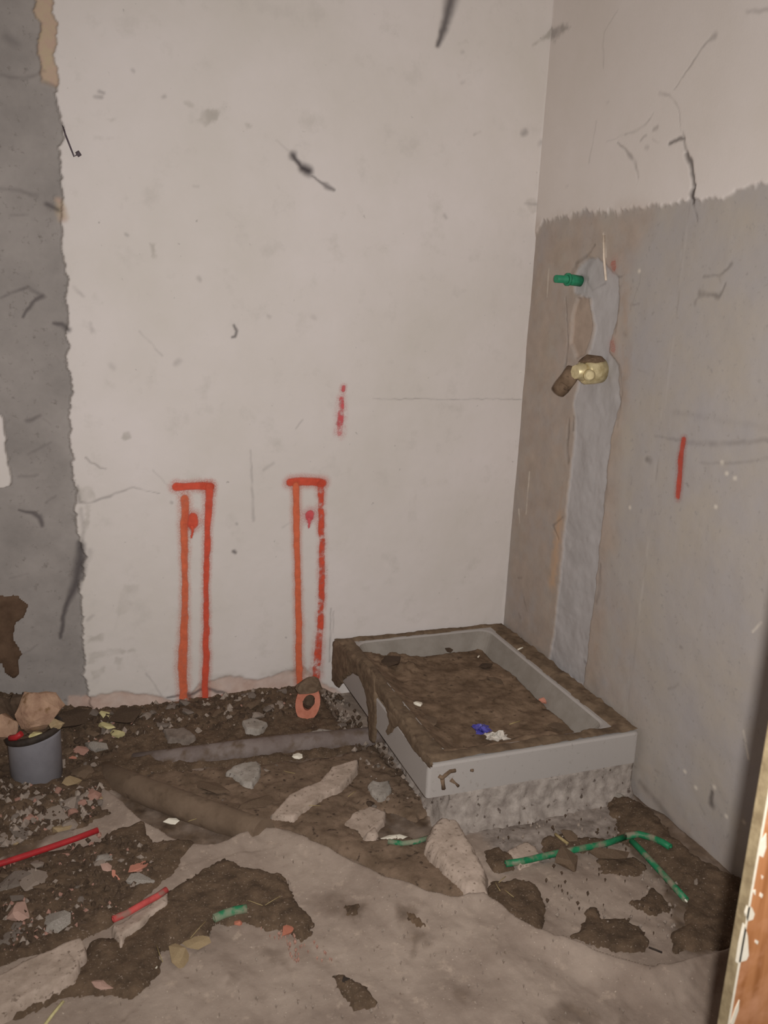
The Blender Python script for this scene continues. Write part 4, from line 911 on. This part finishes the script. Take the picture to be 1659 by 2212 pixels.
lump('dirt_lump', (PX - 0.085, PY + 0.08, PZ1 + 0.030), (0.05, 0.05, 0.045), RCOL['dark brown'], 641, 'dark dirt lump behind the left of the plaster lumps', 'dirt lump')
lump('dirt_lump', (PX - 0.02, PY + 0.085, PZ1 + 0.050), (0.06, 0.035, 0.04), RCOL['dark brown'], 651, 'dark dirt lump behind the top of the cream plaster lump', 'dirt lump')
o = tube('plastic_scrap', [(PX - 0.062, PY - 0.055, PZ1 + 0.010), (PX - 0.045, PY - 0.066, PZ1 + 0.016), (PX - 0.03, PY - 0.07, PZ1 + 0.028)], 0.009, REDP, sides=6); tag(o, 'small red plastic scrap at the front rim of the pipe stub', 'plastic scrap')
tag(patch('dirt_patch', [(-2.1, 0.02), (PX - 0.03, 0.02), (PX - 0.02, -0.04), (PX - 0.07, -0.10), (-2.1, -0.2)], 0.11, DIRT, edge=0.10, seed=55), 'dark dirt heap between the grey scar and the pipe stub', 'dirt', kind='stuff')

# ------------------------------------------------------------------ buried pipes
def onfloor(px, py, lift):
    p = F(px, py, 0.03)
    for _ in range(4): p = F(px, py, float(floorz(p[0], p[1])) + lift)
    return tuple(p)
def pipe(name, pts, r, m, label, cat, lift, hollow=0.0, sides=18):
    P = [onfloor(q[0], q[1], q[2] if len(q) > 2 else lift) for q in pts]
    return tag(tube(name, P, r, m, sides=sides, hollow=hollow), label, cat)
pipe('waste_pipe', [(290, 1650, -0.02), (380, 1640, 0.004), (500, 1624, 0.020), (600, 1612, 0.024), (700, 1602, 0.018), (790, 1594, 0.014), (850, 1588, 0.01)], 0.034, PVCD, 'long dusty grey pipe half buried along the foot of the dirt bank', 'waste pipe', 0.026)
pipe('waste_pipe', [(205, 1664, -0.045), (262, 1690, 0.004), (330, 1716, 0.020), (400, 1742, 0.024), (470, 1767, 0.022), (520, 1785, 0.012), (570, 1802, -0.01)], 0.040, PIPED, 'thick mortar-crusted pipe running into the raised screed edge', 'waste pipe', 0.024)
# terracotta ring with a clod
tp = WB(665, 1517, -0.16)
rg = thing('terracotta_ring', 'broken terracotta pipe ring standing at the foot of the white wall', 'pipe ring', tuple(tp))
bm = bmesh.new(); prof = [(0.052, -0.012), (0.052, 0.012), (0.021, 0.012), (0.021, -0.012)]; seg = 22; vv = []
for k in range(seg):
    a = 2 * math.pi * k / seg
    vv.append([bm.verts.new((r * 0.82 * math.cos(a), z, r * 1.25 * math.sin(a))) for r, z in prof])
for k in range(seg):
    for j in range(4):
        bm.faces.new((vv[k][j], vv[(k + 1) % seg][j], vv[(k + 1) % seg][(j + 1) % 4], vv[k][(j + 1) % 4]))
bmesh.ops.recalc_face_normals(bm, faces=bm.faces)
ro = bmobj('ring', bm, TERRA, rg, smooth=False); ro.rotation_euler = (math.radians(-14), math.radians(8), math.radians(-18))
lump('mud_clod', tuple(tp + np.array([0.005, 0.012, 0.052])), (0.046, 0.032, 0.036), RCOL['brown'], 661, 'brown mud clod sitting on top of the terracotta ring', 'mud clod')
lump('mud_clod', tuple(tp + np.array([0.002, -0.004, 0.012])), (0.026, 0.020, 0.034), RCOL['dark brown'], 667, 'dark mud clod filling the hole of the terracotta ring', 'mud clod')

# ------------------------------------------------------------------ conduits
def conduit(name, pts, r, m, label, lift=0.014, hollow=0.6, cat='conduit'):
    return pipe(name, pts, r, m, label, cat, lift, hollow, 12)
conduit('conduit', [(-40, 1882), (0, 1866), (50, 1850), (110, 1830), (165, 1811), (212, 1793)], 0.0078, REDP, 'bright red plastic conduit crossing the rubble at the left edge', 0.024)
conduit('conduit', [(244, 1986), (272, 1974), (310, 1952), (340, 1936), (360, 1922)], 0.0078, REDD, 'short dusty red conduit lying on a pale slab', 0.045)
conduit('green_pipe', [(462, 1984), (485, 1974), (508, 1967), (533, 1963)], 0.010, GRND, 'short dusty green pipe offcut on the curved dirt heap', 0.028, cat='green pipe')
conduit('green_pipe', [(1092, 1866), (1130, 1860), (1190, 1846), (1250, 1834), (1310, 1822), (1350, 1808)], 0.0088, GRNP, 'long green plastic pipe lying across the floor before the shower tray', 0.016, cat='green pipe')
conduit('green_pipe', [(1352, 1806), (1380, 1802), (1410, 1810), (1432, 1820), (1448, 1830)], 0.0092, GRNP, 'short bent green pipe near the foot of the right wall', 0.024, cat='green pipe')
conduit('green_pipe', [(1364, 1816), (1386, 1838), (1420, 1875), (1450, 1908), (1482, 1944)], 0.0085, GRNP, 'green pipe slanting from the bend towards the bottom right', 0.020, cat='green pipe')
conduit('green_pipe', [(838, 1818), (870, 1822), (900, 1818), (925, 1810)], 0.0070, GRND, 'dusty thin green pipe half buried left of the thick mortar block', 0.020, cat='green pipe')

# ------------------------------------------------------------------ small litter
def bit(name, px, py, ang, L, r, m, label, cat, z=None, lift=0.02, group=None):
    p = np.array(onfloor(px, py, lift) if z is None else F(px, py, z)); d = np.array([math.cos(ang), math.sin(ang), 0.1]) * L / 2
    mid = p + np.array([-d[1], d[0], 0.0]) * 0.03
    o = tube(name, [p - d, mid, p + d], r, m, sides=5); return tag(o, label, cat, group)
rnd = random.Random(77)
for px, py in ((551, 1950), (428, 2008), (590, 1945), (345, 2060)):
    bit('straw', px, py, rnd.uniform(0, 3.1), rnd.uniform(0.03, 0.06), 0.0008, STRAW, 'thin dry straw lying on the curved dirt heap', 'straw', lift=0.028, group='straws on the curved dirt heap')
for px, py in ((1085, 1900), (1100, 1930), (1075, 1915)):
    bit('straw', px, py, rnd.uniform(0, 3.1), 0.03, 0.001, STRAW, 'thin dry straw on the dark clump below the mortar block', 'straw', lift=0.024, group='straws below the mortar block')
for px, py in ((625, 1668), (420, 1770), (680, 1740), (760, 1715)):
    bit('straw', px, py, rnd.uniform(0, 3.1), 0.035, 0.001, STRAW, 'thin dry straw on the dirt fill between the pipes', 'straw', lift=0.026, group='straws on the dirt fill')
bit('splinter', 116, 2190, 0.9, 0.06, 0.0035, FOAM, 'yellowish splinter on the screed at the bottom left', 'splinter', lift=0.006)
bit('splinter', 1213, 1812, 1.9, 0.045, 0.0045, STRAW, 'cream splinter leaning on the round clod behind the green pipe', 'splinter', lift=0.03)
pipe('splinter', [(1448, 1908), (1484, 1948)], 0.0022, WHITEC, 'white splinter beside the end of the slanting green pipe', 'splinter', 0.018, 0, 6)
bit('splinter', 1416, 2052, -1.0, 0.03, 0.0022, RUBBER, 'small black splinter on the screed edge at the right', 'splinter', lift=0.03)
tz = TZ - 0.052
bit('splinter', 1112, 1561, 0.1, 0.04, 0.0018, STRAW, 'thin straw-coloured splinter on the tray mud', 'splinter', z=tz)
bit('splinter', 1034, 1418, 0.7, 0.012, 0.003, WHITEC, 'cream speck on the rear of the tray mud', 'splinter', z=tz - 0.01)
bit('splinter', 1124, 1401, 0.3, 0.025, 0.003, WHITEC, 'white splinter on the muddy right rim of the tray', 'splinter', z=TZ + 0.012)
def trayrock(name, px, py, s, m, seed, label, cat, z, sq=0.6):
    return tag(rock(name, px, py, s, m, seed, z=z, squash=sq), label, cat)
trayrock('plaster_chip', 903, 1521, 26, WHITEC, 3, 'bright cream plaster chip on the tray mud', 'plaster chip', tz + 0.002, 0.4)
trayrock('plaster_chip', 1174, 1515, 20, SALMON, 4, 'small salmon chip on the tray mud near the right wall of the tray', 'plaster chip', tz - 0.004)
trayrock('mud_clod', 970, 1406, 22, RCOL['dark brown'], 5, 'dark clod against the rear wall of the tray', 'mud clod', tz + 0.004, 0.9)
trayrock('mud_clod', 1050, 1440, 34, RCOL['dark brown'], 6, 'dark flat clod in the rear right part of the tray', 'mud clod', tz - 0.006, 0.5)
trayrock('mud_clod', 846, 1432, 62, RCOL['dark brown'], 7, 'largest dark clod in the rear left corner of the tray', 'mud clod', tz + 0.006, 0.6)
trayrock('mud_clod', 1070, 1470, 40, RCOL['brown'], 8, 'brown flat clod in the middle of the tray', 'mud clod', tz - 0.012, 0.35)
trayrock('mud_clod', 930, 1560, 46, RCOL['brown'], 9, 'brown flat clod in the front left part of the tray', 'mud clod', tz + 0.0, 0.35)
trayrock('mud_clod', 1205, 1570, 40, RCOL['brown'], 2, 'brown flat clod in the front right part of the tray', 'mud clod', tz - 0.008, 0.35)
# crumpled wrapper
def sheet(name, px, py, w, d, m, seed, z, label, cat, hgt=0.02):
    p = F(px, py, z); n = 9; V = []; Fc = []
    rg_ = np.random.RandomState(seed)
    for i in range(n):
        for j in range(n):
            u, v = (i / (n - 1) - .5), (j / (n - 1) - .5)
            V.append((p[0] + u * w + 0.004 * rg_.randn(), p[1] + v * d + 0.004 * rg_.randn(), z + hgt * abs(rg_.randn()) * (1 - 1.6 * max(abs(u), abs(v))) + 0.001))
    for i in range(n - 1):
        for j in range(n - 1): Fc.append((i * n + j, (i + 1) * n + j, (i + 1) * n + j + 1, i * n + j + 1))
    o = newmesh(name, V, Fc, m, smooth=False)
    s = o.modifiers.new('thickness', 'SOLIDIFY'); s.thickness = 0.0008
    return tag(o, label, cat)
sheet('wrapper', 1040, 1577, 0.045, 0.05, BLUE, 3, tz + 0.008, 'crumpled blue wrapper on the front part of the tray mud', 'wrapper', 0.016)
sheet('plastic_film', 1072, 1592, 0.065, 0.045, CLEAR, 4, tz + 0.012, 'crumpled pale plastic film beside the blue wrapper', 'plastic film', 0.014)

# ------------------------------------------------------------------ paint marks on the walls (parts of their wall)
def paintmat(name, c, soft=True):
    t = NT(name); r_, g_, b_, a_ = t.attr('paint')
    t.out(t.mix(t.ramp(t.noise(45, 4, 0.6, 'pos'), 0.35, 0.7), c, tuple(min(0.9, v * 1.25) for v in c[:3]) + (1,)), 0.7)
    tr = t.n.new('ShaderNodeBsdfTransparent'); mx = t.n.new('ShaderNodeMixShader')
    n2 = t.ramp(t.noise(320, 2, 0.5, 'pos'), 0.35, 0.65)
    e = t.math('MULTIPLY', r_, t.math('ADD', n2, r_))
    t.L(e, mx.inputs[0]); t.L(tr.outputs[0], mx.inputs[1]); t.L(t.b.outputs[0], mx.inputs[2]); t.L(mx.outputs[0], t.n['Material Output'].inputs[0])
    return t.m
RED = paintmat('red_spray_paint', (0.60, 0.085, 0.045, 1)); ORANGE = paintmat('orange_red_spray_paint', (0.62, 0.14, 0.065, 1)); PINKP = paintmat('pinkish_spray_paint', (0.62, 0.10, 0.11, 1))
def stroke(wall, name, pts, wpx, m, seed=0, patchy=0.0, amt=1.0, halo=0.75, lab=None):
    """a sprayed line: a thin skin of paint lying on the wall, denser in the middle"""
    back = wall is wall_back
    P = [(WB(*p)[0], WB(*p)[2]) if back else (WR(*p)[1], WR(*p)[2]) for p in pts]
    sc = SB if back else SR
    ws = [v * sc for v in (wpx if hasattr(wpx, '__len__') else [wpx] * len(P))]
    pad = max(ws) * (0.5 + halo) + 0.006; p = np.array(P); st = 0.0025
    u, v = [g for g in np.meshgrid(np.arange(p[:, 0].min() - pad, p[:, 0].max() + pad, st), np.arange(p[:, 1].min() - pad, p[:, 1].max() + pad, st), indexing='ij')]
    sh = u.shape; u = u.ravel(); v = v.ravel()
    d, w = polydist(u + 0.003 * fbm(u, v, 0.03, 700 + seed, 2), v + 0.003 * fbm(u, v, 0.03, 720 + seed, 2), P, ws)
    core = sstep((w * 0.62 - d) / (w * 0.30 + 1e-9)); hal = 0.30 * sstep((w * (0.5 + halo) - d) / (w * halo)) 
    a = np.maximum(core, hal) * amt
    if patchy:
        a = a * np.clip(1 - patchy + patchy * 1.8 * (fbm(u, v, 0.022, 740 + seed, 4, 0.65) + 0.32), 0, 1)
    keep = (a > 0.004).reshape(sh); q = keep[:-1, :-1] | keep[1:, :-1] | keep[1:, 1:] | keep[:-1, 1:]
    idx = np.arange(sh[0] * sh[1]).reshape(sh); Q = np.stack([idx[:-1, :-1][q], idx[1:, :-1][q], idx[1:, 1:][q], idx[:-1, 1:][q]], 1)
    used = np.unique(Q); rm = np.zeros(sh[0] * sh[1], int); rm[used] = np.arange(len(used))
    if back: h = 0.0025 * fbm(u, v, 0.5, 2, 3) + 0.0006 * fbm(u, v, 0.03, 3, 3) + 0.0009 + 0.00025 * seed
    else: h = -0.006 + 0.003 * fbm(u, v, 0.12, 61, 4) + 0.0012
    V = np.stack([u, -h, v], 1) if back else np.stack([-h, u, v], 1)
    Q = rm[Q]; Q = Q if back else Q[:, ::-1]
    o = newmesh(name, V[used], Q, m, wall, attr={'paint': np.repeat(a[used][:, None], 4, 1)})
    if lab: o['label'] = lab
    return o
stroke(wall_back, 'paint_line', [(380, 1051), (400, 1051), (430, 1050), (455, 1051)], [16, 14, 15, 15], RED, 1, lab='short red sprayed bar on top of the left mark')
stroke(wall_back, 'paint_line', [(452, 1052), (451, 1080), (448, 1150), (446, 1240), (445, 1330), (445, 1420), (442, 1512)], [16, 14, 12, 11, 12, 14, 13], RED, 2, 0.12, lab='right upright of the left red mark')
stroke(wall_back, 'paint_line', [(399, 1077), (398, 1150), (399, 1230), (400, 1300), (397, 1380), (394, 1440), (396, 1508)], [16, 15, 12, 13, 16, 20, 16], ORANGE, 3, 0.15, lab='left upright of the left red mark')
stroke(wall_back, 'paint_dot', [(417, 1116), (416, 1132)], [19, 20], RED, 4, lab='red dot inside the left mark')
stroke(wall_back, 'paint_drip', [(415, 1138), (414, 1150), (412, 1161)], [7, 4, 3], RED, 5)
stroke(wall_back, 'paint_line', [(627, 1042), (650, 1040), (675, 1041), (695, 1043)], [17, 18, 16, 18], RED, 6, lab='short red sprayed bar on top of the right mark')
stroke(wall_back, 'paint_line', [(638, 1048), (640, 1100), (641, 1180), (643, 1260), (645, 1340), (645, 1420), (648, 1474)], [13, 14, 13, 13, 14, 15, 15], ORANGE, 7, lab='left upright of the right red mark')
stroke(wall_back, 'paint_line', [(692, 1045), (693, 1100), (695, 1180), (695, 1260), (692, 1340), (687, 1400), (683, 1462)], [14, 13, 13, 13, 14, 17, 18], RED, 8, 0.55, lab='patchy right upright of the right red mark')
stroke(wall_back, 'paint_dot', [(668, 1111), (668, 1117)], [19, 17], PINKP, 9, lab='red dot inside the right mark')
stroke(wall_back, 'paint_drip', [(668, 1120), (668, 1130), (667, 1139)], [8, 4, 3], PINKP, 10)
stroke(wall_back, 'paint_line', [(741, 836), (740, 842)], [9, 9], PINKP, 11, 0.2, 0.8, lab='upper dab of the lone pink-red dash')
stroke(wall_back, 'paint_line', [(738, 862), (737, 885), (735, 910), (734, 935)], [11, 13, 14, 12], PINKP, 12, 0.55, 0.9, 1.0, lab='lone faint pink-red dash above the right mark')
stroke(wall_right, 'paint_line', [(1474, 950), (1469, 985), (1466, 1020), (1462, 1072)], [11, 14, 14, 13], paintmat('brick_red_spray_paint', (0.50, 0.075, 0.045, 1)), 13, 0.1, 0.85, lab='short red dash on the grey part of the right wall')
stroke(wall_right, 'paint_dot', [(1322, 570), (1324, 578)], [17, 15], RED, 14, 0.1, 0.42, 0.9, lab='faint red spot right of the chase top')
stroke(wall_right, 'paint_dot', [(1319, 742), (1321, 754)], [14, 15], RED, 15, 0.2, 0.34, 0.9, lab='faint red spot at the chase')
# dried mud thrown on the grey scar
def wallpatch(name, pts, T, m, wall, y0, seed):
    P = [(WB(*p)[0], WB(*p)[2]) for p in pts]; p = np.array(P); st = 0.005
    u, v = np.meshgrid(np.arange(p[:, 0].min() - .03, p[:, 0].max() + .03, st), np.arange(p[:, 1].min() - .03, p[:, 1].max() + .03, st), indexing='ij'); sh = u.shape; u = u.ravel(); v = v.ravel()
    sd = sdpoly(u, v, P) + 0.012 * fbm(u, v, 0.04, 800 + seed, 4)
    h = np.where(sd > 0, T * np.sqrt(np.clip(sd / 0.02, 0, 1)) * (1 + 0.5 * fbm(u, v, 0.03, 820 + seed, 3)), -0.01)
    keep = (sd > -st * 1.5).reshape(sh); q = keep[:-1, :-1] & keep[1:, :-1] & keep[1:, 1:] & keep[:-1, 1:]
    idx = np.arange(sh[0] * sh[1]).reshape(sh); Q = np.stack([idx[:-1, :-1][q], idx[1:, :-1][q], idx[1:, 1:][q], idx[:-1, 1:][q]], 1)
    used = np.unique(Q); rm = np.zeros(sh[0] * sh[1], int); rm[used] = np.arange(len(used))
    return newmesh(name, np.stack([u, y0 - h, v], 1)[used], rm[Q], m, wall)
o = wallpatch('mud_splat', [(-60, 1290), (0, 1290), (40, 1296), (56, 1315), (50, 1338), (30, 1352), (32, 1385), (46, 1420), (40, 1460), (30, 1474), (8, 1465), (2, 1440), (-30, 1440), (-60, 1420)], 0.009, SPLAT, wall_back, 0.026, 1)
o['label'] = 'brown dried mud splat on the grey scar'; o['kind'] = 'stuff'

# ------------------------------------------------------------------ fittings in the right wall
fp = WR(1292, 800)
fit = thing('brass_valve', 'dirty brass water valve sticking out of the grey filled chase', 'valve', tuple(fp))
def rel(p): return tuple(np.array(p) - fp)
def along(o_, d, ls): return [tuple(np.array(o_) + np.array(d) * l) for l in ls]
ax = np.array([-0.97, -0.08, -0.06]); ax /= np.linalg.norm(ax)
tube('valve_body', along((0.0, 0.0, 0.0), ax, [-0.01, 0.02, 0.05, 0.058]), 0.040, BRASS, fit, sides=20, rs=[0.040, 0.042, 0.041, 0.034])
tube('valve_neck', along(ax * 0.055, ax, [0.0, 0.012, 0.020, 0.034]), 0.025, BRASS, fit, sides=8, rs=[0.030, 0.030, 0.022, 0.022])
tube('valve_spindle', along(ax * 0.055 + np.array([0, -0.028, -0.008]), np.array([-0.3, -0.95, 0.0]), [0, 0.012, 0.018]), 0.015, BRASS, fit, sides=14, rs=[0.018, 0.018, 0.012])
o = tube('outlet', [rel(WR(1240, 800, -0.055)), rel(WR(1228, 818, -0.075)), rel(WR(1214, 836, -0.085)), rel(WR(1206, 846, -0.09))], 0.025, MUD, fit, sides=14, rs=[0.026, 0.026, 0.027, 0.024], hollow=0.6); o['label'] = 'mud-coated outlet pointing down'
lump('mud_clod', tuple(fp + ax * 0.030 + np.array([0, 0.0, 0.034])), (0.046, 0.034, 0.016), MUD, 701, 'mud clod caked on top of the brass valve', 'mud clod')
gp = WR(1248, 607)
gpp = thing('pipe_end', 'short green plastic pipe end sticking out of the right wall above the brass valve', 'green pipe', tuple(gp))
GRNW = simple('green_plastic_clean', col(30, 104, 74), col(44, 124, 90), 40, 0.5, 0.1)
tube('pipe_wall', [(0.01, 0, 0), (-0.022, -0.004, 0.002), (-0.042, -0.006, 0.003)], 0.0175, GRNW, gpp, sides=18, hollow=0.68)
tube('pipe_lip', [(-0.038, -0.0055, 0.003), (-0.045, -0.006, 0.003)], 0.0205, GRNW, gpp, sides=18, hollow=0.6)
# pale strip stuck in the wall
s0, s1 = WR(1304, 508, -0.005), WR(1309, 606, -0.016)
tag(tube('wood_strip', [tuple(s0), tuple((s0 + s1) / 2 + np.array([-0.003, 0, 0])), tuple(s1)], 0.0042, STRING, sides=6, flat=0.6), 'thin pale vertical strip stuck in the top of the chase', 'strip')
# smear of white filler
wf = rp((1276, 768), (1282, 752), (1300, 754), (1298, 778), (1290, 790), (1280, 784))
# wire hanging out of the scar edge
w0, w1, w2, w3 = WB(136, 268, 0.0), WB(141, 290, -0.010), WB(160, 338, -0.012), WB(173, 330, -0.012)
wr = thing('hanging_wire', 'thin dark bent wire hanging from the upper edge of the grey scar', 'wire', tuple(w0))
tube('wire', [(0, 0.02, 0), tuple(w1 - w0), tuple((w1 + w2) / 2 - w0), tuple(w2 - w0), tuple((w2 * .4 + w3 * .6) - w0)], 0.0028, WIREM, wr, sides=6)
tube('wire_end', [tuple((w2 * .55 + w3 * .45) - w0), tuple(w3 - w0)], 0.0075, WIREM, wr, sides=8)

# ------------------------------------------------------------------ wooden board (door leaf) at the right edge
YD = -2.15; XD = WB(1570, 2212, YD)[0]; XD2 = WB(1659, 1735, YD)[0]
xe_ = 0.5 * (XD + XD2)
leaf = boxobj('door_1', (xe_, YD, 0.01), (-0.06, YD + 0.014, 1.98), WOOD)
bm = bmesh.new(); bm.from_mesh(leaf.data); bmesh.ops.bevel(bm, geom=bm.edges[:], offset=0.0015, segments=2, affect='EDGES'); bm.to_mesh(leaf.data); bm.free()
tag(leaf, 'orange-brown wooden door leaf with peeling cream paint at the right edge', kind='structure')
boxobj('door_edge', (xe_ - 0.0016, YD - 0.0006, 0.012), (xe_ + 0.0006, YD + 0.015, 1.978), EDGEW, leaf)['label'] = 'worn dull olive edge of the board'
boxobj('paint_line', (xe_ - 0.0014, YD - 0.0012, 0.012), (xe_ + 0.0016, YD + 0.001, 1.978), FLAKE, leaf)['label'] = 'bright cream line of paint left on the corner'
def flake(pts):
    P = [WB(x, y, YD - 0.0008) for x, y in pts]; n = len(P)
    V = [(p[0], YD + 0.002, p[2]) for p in P] + [(p[0], YD - 0.0012, p[2]) for p in P]
    Fc = [tuple(range(n)), tuple(range(n, 2 * n))[::-1]] + [(i, (i + 1) % n, n + (i + 1) % n, n + i) for i in range(n)]
    o = newmesh('paint_flake', V, Fc, FLAKE, leaf, smooth=False)
    bm = bmesh.new(); bm.from_mesh(o.data); bmesh.ops.recalc_face_normals(bm, faces=bm.faces); bm.to_mesh(o.data); bm.free(); return o
for q in ([(1645, 1818), (1655, 1800), (1655, 1830), (1648, 1852), (1640, 1848)], [(1616, 1958), (1624, 1960), (1630, 1974), (1626, 1986), (1614, 1990), (1611, 1974)], [(1608, 1996), (1615, 2022), (1617, 2064), (1612, 2074), (1592, 2080), (1598, 2040)],
          [(1597, 2160), (1595, 2182), (1586, 2208), (1580, 2222), (1578, 2210), (1588, 2180)], [(1643, 1928), (1648, 1932), (1645, 1940), (1641, 1936)], [(1632, 2030), (1638, 2033), (1636, 2040), (1631, 2036)], [(1645, 1890), (1649, 1893), (1646, 1899)], [(1626, 1925), (1632, 1922), (1631, 1934)]):
    flake(q)
